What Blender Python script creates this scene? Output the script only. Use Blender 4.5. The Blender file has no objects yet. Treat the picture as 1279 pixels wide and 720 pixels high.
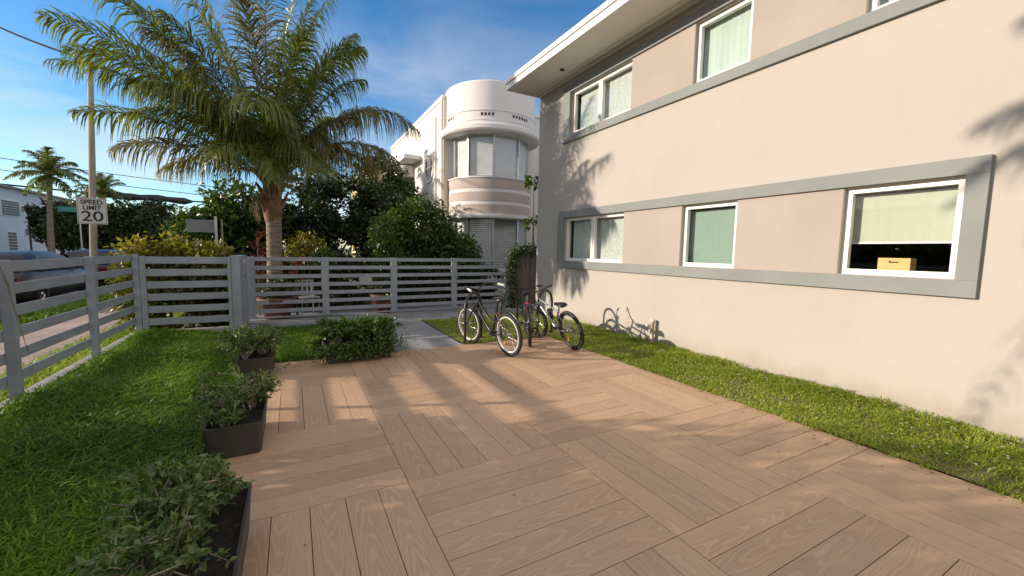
import bpy, bmesh, math, random
import numpy as np
from mathutils import Vector, Matrix
R = math.radians
PI = math.pi
scene = bpy.context.scene
COL = scene.collection
random.seed(7)
RNG = np.random.default_rng(7)

# ---------------------------------------------------------------- camera
cam_data = bpy.data.cameras.new('camera')
cam = bpy.data.objects.new('camera', cam_data)
COL.objects.link(cam)
cam_data.sensor_width = 36.0
cam_data.lens = 507.3 / 1279 * 36.0
cam_data.clip_start = 0.05
cam_data.clip_end = 3000
YAW, PITCH, ROLL = 0.494722, 0.0902976, 0.01794152
_F = Vector((math.sin(YAW), math.cos(YAW), 0)); _r = Vector((math.cos(YAW), -math.sin(YAW), 0)); _u = Vector((0, 0, 1))
F2 = _F * math.cos(PITCH) - _u * math.sin(PITCH)
u2 = _u * math.cos(PITCH) + _F * math.sin(PITCH)
r2 = _r * math.cos(ROLL) + u2 * math.sin(ROLL)
u3 = -_r * math.sin(ROLL) + u2 * math.cos(ROLL)
cam.matrix_world = Matrix(((r2.x, u3.x, -F2.x, 0), (r2.y, u3.y, -F2.y, 0), (r2.z, u3.z, -F2.z, 1.6), (0, 0, 0, 1)))
scene.camera = cam

# ---------------------------------------------------------------- light
SUN_DIR = Vector((1.0, -0.39, -0.305)).normalized()
sun_el = math.asin(-SUN_DIR.z)
sun_az = math.atan2(-SUN_DIR.x, -SUN_DIR.y)          # from +Y towards +X
sun_data = bpy.data.lights.new('sun', 'SUN')
sun_data.energy = 2.7
sun_data.angle = R(0.6)
sun_data.color = (1.0, 0.84, 0.68)
sun = bpy.data.objects.new('sun', sun_data)
COL.objects.link(sun)
sun.rotation_euler = SUN_DIR.to_track_quat('-Z', 'Y').to_euler()

world = bpy.data.worlds.new('World')
scene.world = world
world.use_nodes = True
wt = world.node_tree
wt.nodes.clear()
w_out = wt.nodes.new('ShaderNodeOutputWorld')
w_bg = wt.nodes.new('ShaderNodeBackground')
w_bg.inputs['Strength'].default_value = 0.093
sky = wt.nodes.new('ShaderNodeTexSky')
sky.sky_type = 'NISHITA'
sky.sun_disc = False
sky.sun_elevation = sun_el
sky.sun_rotation = sun_az
sky.altitude = 0
sky.air_density = 1.0
sky.dust_density = 0.35
sky.ozone_density = 3.2
tc = wt.nodes.new('ShaderNodeTexCoord')
mp = wt.nodes.new('ShaderNodeMapping')
mp.inputs['Scale'].default_value = (1.0, 1.0, 3.2)
mp.inputs['Location'].default_value = (0.35, 0.1, 0.0)
nz = wt.nodes.new('ShaderNodeTexNoise')
nz.inputs['Scale'].default_value = 2.6
nz.inputs['Detail'].default_value = 7
nz.inputs['Roughness'].default_value = 0.55
nz.inputs['Distortion'].default_value = 0.4
rmp = wt.nodes.new('ShaderNodeValToRGB')
rmp.color_ramp.elements[0].position = 0.43
rmp.color_ramp.elements[1].position = 0.72
# more cloud low down, thin wisps above
sep = wt.nodes.new('ShaderNodeSeparateXYZ')
mr = wt.nodes.new('ShaderNodeMapRange')
mr.inputs['From Min'].default_value = 0.0
mr.inputs['From Max'].default_value = 0.50
mr.inputs['To Min'].default_value = 1.0
mr.inputs['To Max'].default_value = 0.09
mul = wt.nodes.new('ShaderNodeMath'); mul.operation = 'MULTIPLY'
mixc = wt.nodes.new('ShaderNodeMixRGB')
mixc.inputs['Color2'].default_value = (4.6, 4.6, 4.7, 1)
L = wt.links
L.new(tc.outputs['Generated'], mp.inputs['Vector']); L.new(mp.outputs['Vector'], nz.inputs['Vector'])
L.new(nz.outputs['Fac'], rmp.inputs['Fac']); L.new(tc.outputs['Generated'], sep.inputs['Vector'])
L.new(sep.outputs['Z'], mr.inputs['Value']); L.new(rmp.outputs['Color'], mul.inputs[0]); L.new(mr.outputs['Result'], mul.inputs[1])
L.new(mul.outputs['Value'], mixc.inputs['Fac']); hs = wt.nodes.new('ShaderNodeHueSaturation'); hs.inputs['Saturation'].default_value = 1.25; L.new(sky.outputs['Color'], hs.inputs['Color']); L.new(hs.outputs['Color'], mixc.inputs['Color1'])
# unseen warm cloud overhead and behind the camera, added to warm the shade
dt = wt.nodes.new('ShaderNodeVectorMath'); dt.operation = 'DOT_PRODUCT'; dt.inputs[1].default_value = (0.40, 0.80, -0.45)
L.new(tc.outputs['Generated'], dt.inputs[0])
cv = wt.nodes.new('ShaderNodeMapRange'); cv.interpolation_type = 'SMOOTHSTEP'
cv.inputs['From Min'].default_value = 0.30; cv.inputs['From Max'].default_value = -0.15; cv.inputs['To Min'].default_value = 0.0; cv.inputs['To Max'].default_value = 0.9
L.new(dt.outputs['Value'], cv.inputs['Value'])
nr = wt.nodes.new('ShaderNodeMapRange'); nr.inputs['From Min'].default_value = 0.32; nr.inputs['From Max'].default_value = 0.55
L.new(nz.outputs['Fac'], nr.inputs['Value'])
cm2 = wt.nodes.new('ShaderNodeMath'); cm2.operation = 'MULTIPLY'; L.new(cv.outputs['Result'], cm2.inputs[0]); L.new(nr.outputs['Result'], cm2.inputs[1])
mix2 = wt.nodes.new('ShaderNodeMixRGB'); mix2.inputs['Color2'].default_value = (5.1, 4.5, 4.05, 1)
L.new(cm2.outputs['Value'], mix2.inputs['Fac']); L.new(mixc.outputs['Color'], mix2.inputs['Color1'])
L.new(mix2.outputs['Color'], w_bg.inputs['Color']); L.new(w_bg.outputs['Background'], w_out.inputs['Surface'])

scene.view_settings.view_transform = 'Standard'
scene.view_settings.look = 'None'
scene.view_settings.gamma = 1.0
scene.view_settings.use_curve_mapping = False
scene.view_settings.exposure = 1.17
scene.render.engine = 'CYCLES'
scene.cycles.max_bounces = 7
scene.cycles.transparent_max_bounces = 12

# ---------------------------------------------------------------- materials
def lin(c):
    return tuple(c) + (1.0,)

def mat(name, c1, c2=None, scale=6.0, rough=0.8, metal=0.0, bump=0.0, bscale=None, spec=0.5, stretch=None, lo=0.35, hi=0.65, coord='Object'):
    m = bpy.data.materials.new(name)
    m.use_nodes = True
    nt = m.node_tree
    b = nt.nodes['Principled BSDF']
    b.inputs['Roughness'].default_value = rough
    b.inputs['Metallic'].default_value = metal
    b.inputs['Specular IOR Level'].default_value = spec
    t = nt.nodes.new('ShaderNodeTexCoord')
    mpn = nt.nodes.new('ShaderNodeMapping')
    if stretch: mpn.inputs['Scale'].default_value = stretch
    nt.links.new(t.outputs[coord], mpn.inputs['Vector'])
    n = nt.nodes.new('ShaderNodeTexNoise')
    n.inputs['Scale'].default_value = scale
    n.inputs['Detail'].default_value = 6
    nt.links.new(mpn.outputs['Vector'], n.inputs['Vector'])
    r = nt.nodes.new('ShaderNodeValToRGB')
    r.color_ramp.elements[0].position = lo
    r.color_ramp.elements[1].position = hi
    r.color_ramp.elements[0].color = lin(c1)
    r.color_ramp.elements[1].color = lin(c2 or tuple(min(1, x * 1.08) for x in c1))
    nt.links.new(n.outputs['Fac'], r.inputs['Fac'])
    nt.links.new(r.outputs['Color'], b.inputs['Base Color'])
    if bump:
        n2 = nt.nodes.new('ShaderNodeTexNoise')
        n2.inputs['Scale'].default_value = bscale or scale * 8
        n2.inputs['Detail'].default_value = 5
        nt.links.new(mpn.outputs['Vector'], n2.inputs['Vector'])
        bp = nt.nodes.new('ShaderNodeBump')
        bp.inputs['Strength'].default_value = bump
        bp.inputs['Distance'].default_value = 0.02
        nt.links.new(n2.outputs['Fac'], bp.inputs['Height'])
        nt.links.new(bp.outputs['Normal'], b.inputs['Normal'])
    return m

def leaf_mat(name, dark, light, rough=0.45, trans=0.3, spec=0.4):
    """Leaf colour varies from leaf to leaf through the 'tint' attribute."""
    m = bpy.data.materials.new(name)
    m.use_nodes = True
    nt = m.node_tree
    b = nt.nodes['Principled BSDF']
    out = nt.nodes['Material Output']
    b.inputs['Roughness'].default_value = rough
    b.inputs['Specular IOR Level'].default_value = spec
    a = nt.nodes.new('ShaderNodeAttribute'); a.attribute_name = 'tint'
    r = nt.nodes.new('ShaderNodeValToRGB')
    r.color_ramp.elements[0].color = lin(dark)
    r.color_ramp.elements[1].color = lin(light)
    nt.links.new(a.outputs['Fac'], r.inputs['Fac'])
    nt.links.new(r.outputs['Color'], b.inputs['Base Color'])
    tr = nt.nodes.new('ShaderNodeBsdfTranslucent')
    mm = nt.nodes.new('ShaderNodeMixRGB'); mm.blend_type = 'MULTIPLY'; mm.inputs['Fac'].default_value = 1
    mm.inputs['Color2'].default_value = (1.5, 1.6, 0.6, 1)
    nt.links.new(r.outputs['Color'], mm.inputs['Color1'])
    nt.links.new(mm.outputs['Color'], tr.inputs['Color'])
    mx = nt.nodes.new('ShaderNodeMixShader'); mx.inputs['Fac'].default_value = trans
    nt.links.new(b.outputs['BSDF'], mx.inputs[1]); nt.links.new(tr.outputs['BSDF'], mx.inputs[2])
    nt.links.new(mx.outputs['Shader'], out.inputs['Surface'])
    return m

def glass_mat(name, tint=(0.8, 0.9, 0.88), gloss=0.12):
    m = bpy.data.materials.new(name)
    m.use_nodes = True
    nt = m.node_tree
    nt.nodes.remove(nt.nodes['Principled BSDF'])
    out = nt.nodes['Material Output']
    tp = nt.nodes.new('ShaderNodeBsdfTransparent'); tp.inputs['Color'].default_value = lin(tint)
    gl = nt.nodes.new('ShaderNodeBsdfGlossy'); gl.inputs['Roughness'].default_value = 0.02
    fr = nt.nodes.new('ShaderNodeFresnel'); gm = nt.nodes.new('ShaderNodeNewGeometry'); io = nt.nodes.new('ShaderNodeMath'); io.operation = 'MULTIPLY_ADD'
    io.inputs[1].default_value = 1 / 1.52 - 1.52; io.inputs[2].default_value = 1.52      # thin sheet: same reflectance from both sides
    nt.links.new(gm.outputs['Backfacing'], io.inputs[0]); nt.links.new(io.outputs['Value'], fr.inputs['IOR'])
    n = nt.nodes.new('ShaderNodeTexNoise'); n.inputs['Scale'].default_value = 1.5
    t = nt.nodes.new('ShaderNodeTexCoord'); nt.links.new(t.outputs['Object'], n.inputs['Vector'])
    bp = nt.nodes.new('ShaderNodeBump'); bp.inputs['Strength'].default_value = 0.06
    nt.links.new(n.outputs['Fac'], bp.inputs['Height']); nt.links.new(bp.outputs['Normal'], gl.inputs['Normal'])
    ad = nt.nodes.new('ShaderNodeMath'); ad.operation = 'ADD'; ad.inputs[1].default_value = gloss - 0.04; ad.use_clamp = True
    nt.links.new(fr.outputs['Fac'], ad.inputs[0])
    mx = nt.nodes.new('ShaderNodeMixShader')
    nt.links.new(ad.outputs['Value'], mx.inputs['Fac'])
    nt.links.new(tp.outputs['BSDF'], mx.inputs[1]); nt.links.new(gl.outputs['BSDF'], mx.inputs[2])
    nt.links.new(mx.outputs['Shader'], out.inputs['Surface'])
    return m

# ---------------------------------------------------------------- mesh helpers
class MB:
    """Collects shapes and links them as ONE mesh object."""
    def __init__(s): s.v = []; s.f = []; s.smooth = []
    def add(s, vs, fs, smooth=False):
        o = len(s.v); s.v += [tuple(p) for p in vs]
        for f in fs: s.f.append([i + o for i in f]); s.smooth.append(smooth)
    def box(s, x0, x1, y0, y1, z0, z1):
        vs = [(x0, y0, z0), (x1, y0, z0), (x1, y1, z0), (x0, y1, z0), (x0, y0, z1), (x1, y0, z1), (x1, y1, z1), (x0, y1, z1)]
        s.add(vs, [(0, 3, 2, 1), (4, 5, 6, 7), (0, 1, 5, 4), (1, 2, 6, 5), (2, 3, 7, 6), (3, 0, 4, 7)])
        return s
    def bar(s, a, b, w, h, up=(0, 0, 1)):
        a = Vector(a); b = Vector(b); d = (b - a).normalized(); up = Vector(up)
        x = d.cross(up).normalized(); y = x.cross(d).normalized()
        vs = [p + x * sx * w / 2 + y * sy * h / 2 for p in (a, b) for sx, sy in ((-1, -1), (1, -1), (1, 1), (-1, 1))]
        s.add(vs, [(0, 1, 2, 3), (7, 6, 5, 4), (0, 4, 5, 1), (1, 5, 6, 2), (2, 6, 7, 3), (3, 7, 4, 0)])
        return s
    def tube(s, pts, rad, n=8, caps=True, closed=False):
        pts = [Vector(p) for p in pts]; m = len(pts)
        rads = rad if isinstance(rad, (list, tuple)) else [rad] * m
        prev = None; rings = []
        for i, p in enumerate(pts):
            if closed: d = (pts[(i + 1) % m] - pts[i - 1]).normalized()
            else: d = (pts[min(i + 1, m - 1)] - pts[max(i - 1, 0)]).normalized()
            if prev is None:
                a = Vector((0, 0, 1)) if abs(d.z) < 0.9 else Vector((1, 0, 0))
                x = d.cross(a).normalized()
            else:
                x = (prev - d * prev.dot(d)).normalized()
            prev = x; y = d.cross(x)
            rings.append([p + (x * math.cos(2 * PI * k / n) + y * math.sin(2 * PI * k / n)) * rads[i] for k in range(n)])
        vs = [q for r in rings for q in r]; fs = []
        for i in range(m if closed else m - 1):
            j = (i + 1) % m
            for k in range(n):
                k2 = (k + 1) % n
                fs.append((i * n + k, i * n + k2, j * n + k2, j * n + k))
        s.add(vs, fs, True)
        if caps and not closed:
            s.add(rings[0], [tuple(reversed(range(n)))]); s.add(rings[-1], [tuple(range(n))])
        return s
    def lathe(s, prof, c=(0, 0, 0), n=20, sharp=False):
        """prof: list of (r, z)"""
        if sharp:
            for a, b in zip(prof[:-1], prof[1:]): s.lathe([a, b], c, n)
            return s
        vs = [(c[0] + r * math.cos(2 * PI * k / n), c[1] + r * math.sin(2 * PI * k / n), c[2] + z) for r, z in prof for k in range(n)]
        fs = [(i * n + k, i * n + (k + 1) % n, (i + 1) * n + (k + 1) % n, (i + 1) * n + k) for i in range(len(prof) - 1) for k in range(n)]
        s.add(vs, fs, True)
        return s
    def prism(s, poly, axis, a, b):
        """extrude 2D polygon (CCW list) along axis 'x','y' or 'z' from a to b"""
        def P(p, t):
            return {'x': (t, p[0], p[1]), 'y': (p[0], t, p[1]), 'z': (p[0], p[1], t)}[axis]
        n = len(poly)
        vs = [P(p, a) for p in poly] + [P(p, b) for p in poly]
        fs = [tuple(range(n)), tuple(reversed(range(n, 2 * n)))] + [(k, n + k, n + (k + 1) % n, (k + 1) % n) for k in range(n)]
        s.add(vs, fs)
        return s
    def build(s, name, m, parent=None, bevel=0.0, fix=True):
        me = bpy.data.meshes.new(name)
        me.from_pydata(s.v, [], s.f)
        me.polygons.foreach_set('use_smooth', s.smooth)
        if fix:
            bm = bmesh.new(); bm.from_mesh(me); bmesh.ops.recalc_face_normals(bm, faces=bm.faces); bm.to_mesh(me); bm.free()
        o = bpy.data.objects.new(name, me)
        COL.objects.link(o)
        if m: me.materials.append(m)
        if parent: o.parent = parent
        if bevel:
            bv = o.modifiers.new('bevel', 'BEVEL'); bv.width = bevel; bv.segments = 2; bv.limit_method = 'ANGLE'; bv.angle_limit = R(40)
        return o

def np_mesh(name, V, Fq, m, parent=None, tint=None, smooth=False):
    """fast mesh from numpy: V (n,3), Fq (k,4) or list of arrays of equal width"""
    me = bpy.data.meshes.new(name)
    arrs = Fq if isinstance(Fq, list) else [Fq]
    me.vertices.add(len(V)); me.vertices.foreach_set('co', np.ascontiguousarray(V, np.float32).ravel())
    nl = sum(a.size for a in arrs); npoly = sum(len(a) for a in arrs)
    me.loops.add(nl); me.polygons.add(npoly)
    me.loops.foreach_set('vertex_index', np.concatenate([a.ravel() for a in arrs]).astype(np.int32))
    starts = []; tot = 0
    for a in arrs:
        starts.append(tot + np.arange(len(a)) * a.shape[1]); tot += a.size
    me.polygons.foreach_set('loop_start', np.concatenate(starts).astype(np.int32))
    me.update(calc_edges=True); me.validate()
    if tint is not None:
        at = me.attributes.new('tint', 'FLOAT', 'POINT'); at.data.foreach_set('value', np.ascontiguousarray(tint, np.float32))
    if smooth: me.polygons.foreach_set('use_smooth', [True] * len(me.polygons))
    o = bpy.data.objects.new(name, me); COL.objects.link(o)
    if m: me.materials.append(m)
    if parent: o.parent = parent
    return o

def empty(name, loc=(0, 0, 0), rz=0.0):
    o = bpy.data.objects.new(name, None); COL.objects.link(o)
    o.location = loc; o.rotation_euler = (0, 0, rz); o.empty_display_size = 0.2
    return o

def tag(o, label, cat, group=None, kind=None):
    if label: o['label'] = label
    if cat: o['category'] = cat
    if group: o['group'] = group
    if kind: o['kind'] = kind
    return o

def struct(o): o['kind'] = 'structure'; return o

def copy_tree(o, parent=None):
    c = o.copy(); COL.objects.link(c)
    if parent: c.parent = parent
    for ch in list(o.children): copy_tree(ch, c)
    return c

def norm(a):
    return a / (np.linalg.norm(a, axis=-1, keepdims=True) + 1e-9)

def leaves(name, P, D, N, length, width, m, parent=None, tint=None, fold=0.25):
    """diamond leaves: P base points, D directions, N normals"""
    n = len(P); D = norm(D); S = norm(np.cross(D, N)); Nn = norm(np.cross(S, D))
    length = np.broadcast_to(np.asarray(length, float), (n,))[:, None]; width = np.broadcast_to(np.asarray(width, float), (n,))[:, None]
    mid = P + D * length * 0.45
    a = mid + S * width / 2 + Nn * width * fold; b = mid - S * width / 2 + Nn * width * fold
    tip = P + D * length - Nn * length * 0.12
    V = np.stack([P, a, tip, b], 1).reshape(-1, 3)
    i = np.arange(n) * 4
    F = np.stack([np.stack([i, i + 1, i + 2], 1), np.stack([i, i + 2, i + 3], 1)], 1).reshape(-1, 3)
    if tint is None: tint = RNG.random(n)
    return np_mesh(name, V, F, m, parent, np.repeat(tint, 4))

def crown_points(lobes, n, rng, shell=0.55, gap=0.35, gscale=1.6):
    """points spread through lobes (cx,cy,cz,rx,ry,rz), thinned by a few random hollows so that gaps remain"""
    lobes = np.array(lobes, float)
    vol = lobes[:, 3] * lobes[:, 4] * lobes[:, 5]
    idx = rng.choice(len(lobes), n, p=(vol ** 0.8) / (vol ** 0.8).sum())
    d = norm(rng.normal(size=(n, 3)))
    rr = shell + (1 - shell) * rng.random(n) ** 0.6
    rr *= 1 + 0.12 * rng.normal(size=n)
    Lb = lobes[idx]
    P = Lb[:, :3] + d * rr[:, None] * Lb[:, 3:]
    if gap > 0:
        ph = rng.random(6) * 6.28
        s = (np.sin(P[:, 0] * gscale * 2.1 + ph[0]) + np.sin(P[:, 1] * gscale * 2.3 + ph[1]) + np.sin(P[:, 2] * gscale * 2.7 + ph[2])
             + np.sin((P[:, 0] + P[:, 2]) * gscale * 3.9 + ph[3]) + np.sin((P[:, 1] - P[:, 2]) * gscale * 4.3 + ph[4])) / 5
        keep = s > -0.75 * gap + rng.normal(size=n) * 0.06 - 0.1
        P = P[keep]; d = d[keep]
    return P, d

def leafy(name, lobes, n, size, m, parent, rng=None, aspect=0.5, droop=0.3, tip=None, **k):
    rng = rng or RNG
    P, d = crown_points(lobes, n, rng, **k)
    n = len(P)
    D = norm(d * 0.7 + rng.normal(size=(n, 3)) * 0.7 + np.array([0, 0, -droop]))
    N = norm(rng.normal(size=(n, 3)) * 0.6 + d * 0.4 + np.array([0, 0, 0.7]))
    ln = size * (0.65 + 0.7 * rng.random(n))
    # clumps: neighbouring leaves share their tone
    t = 0.5 + 0.28 * np.sin(P[:, 0] * 5 + P[:, 2] * 4) * np.sin(P[:, 1] * 5 - P[:, 2] * 3) + 0.22 * rng.normal(size=n)
    if tip: t = t * 0.45 + np.clip((P[:, 2] - tip[0]) / tip[1], 0, 1) * 0.75     # young growth at the top is yellower
    return leaves(name, P, D, N, ln, ln * aspect, m, parent, np.clip(t, 0, 1))

def limbs(mb, base, tips, r0, rng, split=0.45):
    """trunk that splits into limbs"""
    base = Vector(base)
    top = base + (sum((Vector(t) for t in tips), Vector()) / len(tips) - base) * split
    pts = []; k = 5
    for i in range(k + 1):
        t = i / k
        p = base.lerp(top, t) + Vector((rng.normal() * 0.03, rng.normal() * 0.03, 0)) * (1 if 0 < i < k else 0)
        pts.append(p)
    mb.tube(pts, [r0 * (1.25 if i == 0 else 1 - 0.3 * i / k) for i in range(k + 1)], 9)
    for t in tips:
        t = Vector(t); st = base.lerp(top, 0.65 + 0.33 * rng.random())
        mid = st.lerp(t, 0.5) + Vector((rng.normal() * 0.08, rng.normal() * 0.08, 0.12 * rng.random()))
        mb.tube([st, mid, t], [r0 * 0.5, r0 * 0.33, r0 * 0.1], 6)

def frond_arrays(base, ctrl, tip, npair, leaf_len, rng, droop=0.6, wid=0.022, lift=0.25, roll=0.0):
    """one pinnate palm frond -> rachis points and leaflet strips"""
    B, C, T = (np.array(x, float) for x in (base, ctrl, tip))
    ts = np.linspace(0, 1, 16)
    rach = ((1 - ts) ** 2)[:, None] * B + (2 * ts * (1 - ts))[:, None] * C + (ts ** 2)[:, None] * T
    t = np.linspace(0.16, 0.995, npair)
    t = np.repeat(t, 2) + rng.normal(size=2 * npair) * 0.004
    t = np.clip(t, 0.1, 1)
    p = ((1 - t) ** 2)[:, None] * B + (2 * t * (1 - t))[:, None] * C + (t ** 2)[:, None] * T
    dd = norm(2 * (1 - t)[:, None] * (C - B) + 2 * t[:, None] * (T - C))
    up = np.array([0, 0, 1.0])
    side = norm(np.cross(dd, up))
    sg = np.tile([1.0, -1.0], npair)[:, None]
    upn = norm(np.cross(side, dd))
    side, upn = side * math.cos(roll) + upn * math.sin(roll), upn * math.cos(roll) - side * math.sin(roll)
    prof = np.sin(np.clip((t * 0.88 + 0.10), 0, 1) * PI) ** 0.6
    ln = leaf_len * prof * (0.85 + 0.3 * rng.random(2 * npair))
    d0 = norm(sg * side * 0.8 + dd * (0.45 + 0.5 * t[:, None]) + upn * lift + rng.normal(size=p.shape) * 0.16)
    ns = 4
    pts = [p]; cur = p; d = d0
    dr = droop * (0.7 + 0.6 * rng.random(2 * npair))[:, None]
    for k in range(ns):
        cur = cur + d * (ln / ns)[:, None]
        pts.append(cur)
        d = norm(d + np.array([0, 0, -1.0]) * dr * (0.55 + 0.5 * k))
    wv = norm(np.cross(d0, upn + rng.normal(size=p.shape) * 0.3))
    ws = np.array([0.7, 1.0, 0.85, 0.5, 0.06]) * wid / 2
    V = np.stack([np.stack([pts[k] + wv * ws[k], pts[k] - wv * ws[k]], 1) for k in range(ns + 1)], 1)   # n, 5, 2, 3
    n = len(p)
    base_i = (np.arange(n) * (ns + 1) * 2)[:, None]
    F = np.concatenate([base_i + np.array([[2 * k, 2 * k + 1, 2 * k + 3, 2 * k + 2]]) for k in range(ns)], 0)
    tint = np.repeat(np.clip(0.5 + 0.3 * rng.normal(size=n), 0, 1), (ns + 1) * 2)
    return rach, V.reshape(-1, 3), F, tint

def frond(name, base, ctrl, tip, npair, leaf_len, m, m_r, parent, rng, rr=0.022, **k):
    rach, V, F, tint = frond_arrays(base, ctrl, tip, npair, leaf_len, rng, **k)
    # rachis as a five sided tube, in the same mesh
    mb = MB(); mb.tube([tuple(p) for p in rach], [rr * (1.5 if i == 0 else 1 - 0.88 * i / 15) for i in range(16)], 5)
    RV = np.array(mb.v); RF4 = np.array([f for f in mb.f if len(f) == 4]) + len(V)
    o = np_mesh(name, np.concatenate([V, RV]), np.concatenate([F, RF4]), m, parent, np.concatenate([tint, np.full(len(RV), 0.9)]))
    o.data.materials.append(m_r)
    mi = np.zeros(len(o.data.polygons), np.int32); mi[len(F):] = 1
    o.data.polygons.foreach_set('material_index', mi)
    return o
# ================================================================ SETTING
M = {}
M['soil'] = mat('soil', (0.11, 0.10, 0.04), (0.19, 0.17, 0.075), 14, 0.95, bump=0.5)
M['asphalt'] = mat('asphalt', (0.05, 0.05, 0.052), (0.075, 0.074, 0.072), 3, 0.85, bump=0.3, bscale=120)
M['concrete'] = mat('concrete', (0.215, 0.225, 0.24), (0.29, 0.30, 0.315), 2.2, 0.85, bump=0.12, bscale=60)
M['sidewalk'] = mat('sidewalk', (0.30, 0.235, 0.21), (0.42, 0.33, 0.29), 1.1, 0.88, bump=0.15, bscale=50)
M['earth'] = mat('earth', (0.10, 0.10, 0.06), (0.15, 0.15, 0.09), 0.3, 0.95)
M['fence'] = mat('fence_paint', (0.245, 0.278, 0.325), (0.33, 0.365, 0.42), 3.2, 0.45, bump=0.06, bscale=9, lo=0.25, hi=0.6)
M['kerb'] = mat('kerb_concrete', (0.30, 0.31, 0.31), (0.38, 0.38, 0.37), 3, 0.8, bump=0.1)

def sheet(name, poly, z, m):
    mb = MB(); mb.add([(x, y, z) for x, y in poly], [tuple(range(len(poly)))])
    return struct(mb.build(name, m))

def slab(name, x0, x1, y0, y1, z0, z1, m, bevel=0):
    return struct(MB().box(x0, x1, y0, y1, z0, z1).build(name, m, bevel=bevel))

sheet('ground', [(-1500, -1500), (1500, -1500), (1500, 1500), (-1500, 1500)], -0.20, M['earth'])
sheet('road', [(-14.0, -200), (-5.9, -200), (-5.9, 400), (-14.0, 400)], -0.15, M['asphalt'])
slab('terrain', -5.75, 40, -30, 120, -0.5, -0.03, M['soil'])
slab('kerb', -5.9, -5.75, -60, 200, -0.4, -0.012, M['kerb'], 0.015)
slab('kerb', -14.15, -14.0, -60, 200, -0.4, -0.012, M['kerb'], 0.015)
slab('terrain', -60, -14.15, -30, 200, -0.5, -0.03, M['soil'])
mb = MB()
for i in range(40):                      # jointed slabs of the public footway
    mb.box(-4.62, -3.12, -12 + i * 1.5, -12 + i * 1.5 + 1.488, -0.1, -0.008)
struct(mb.build('sidewalk', M['sidewalk'], bevel=0.006))

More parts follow.
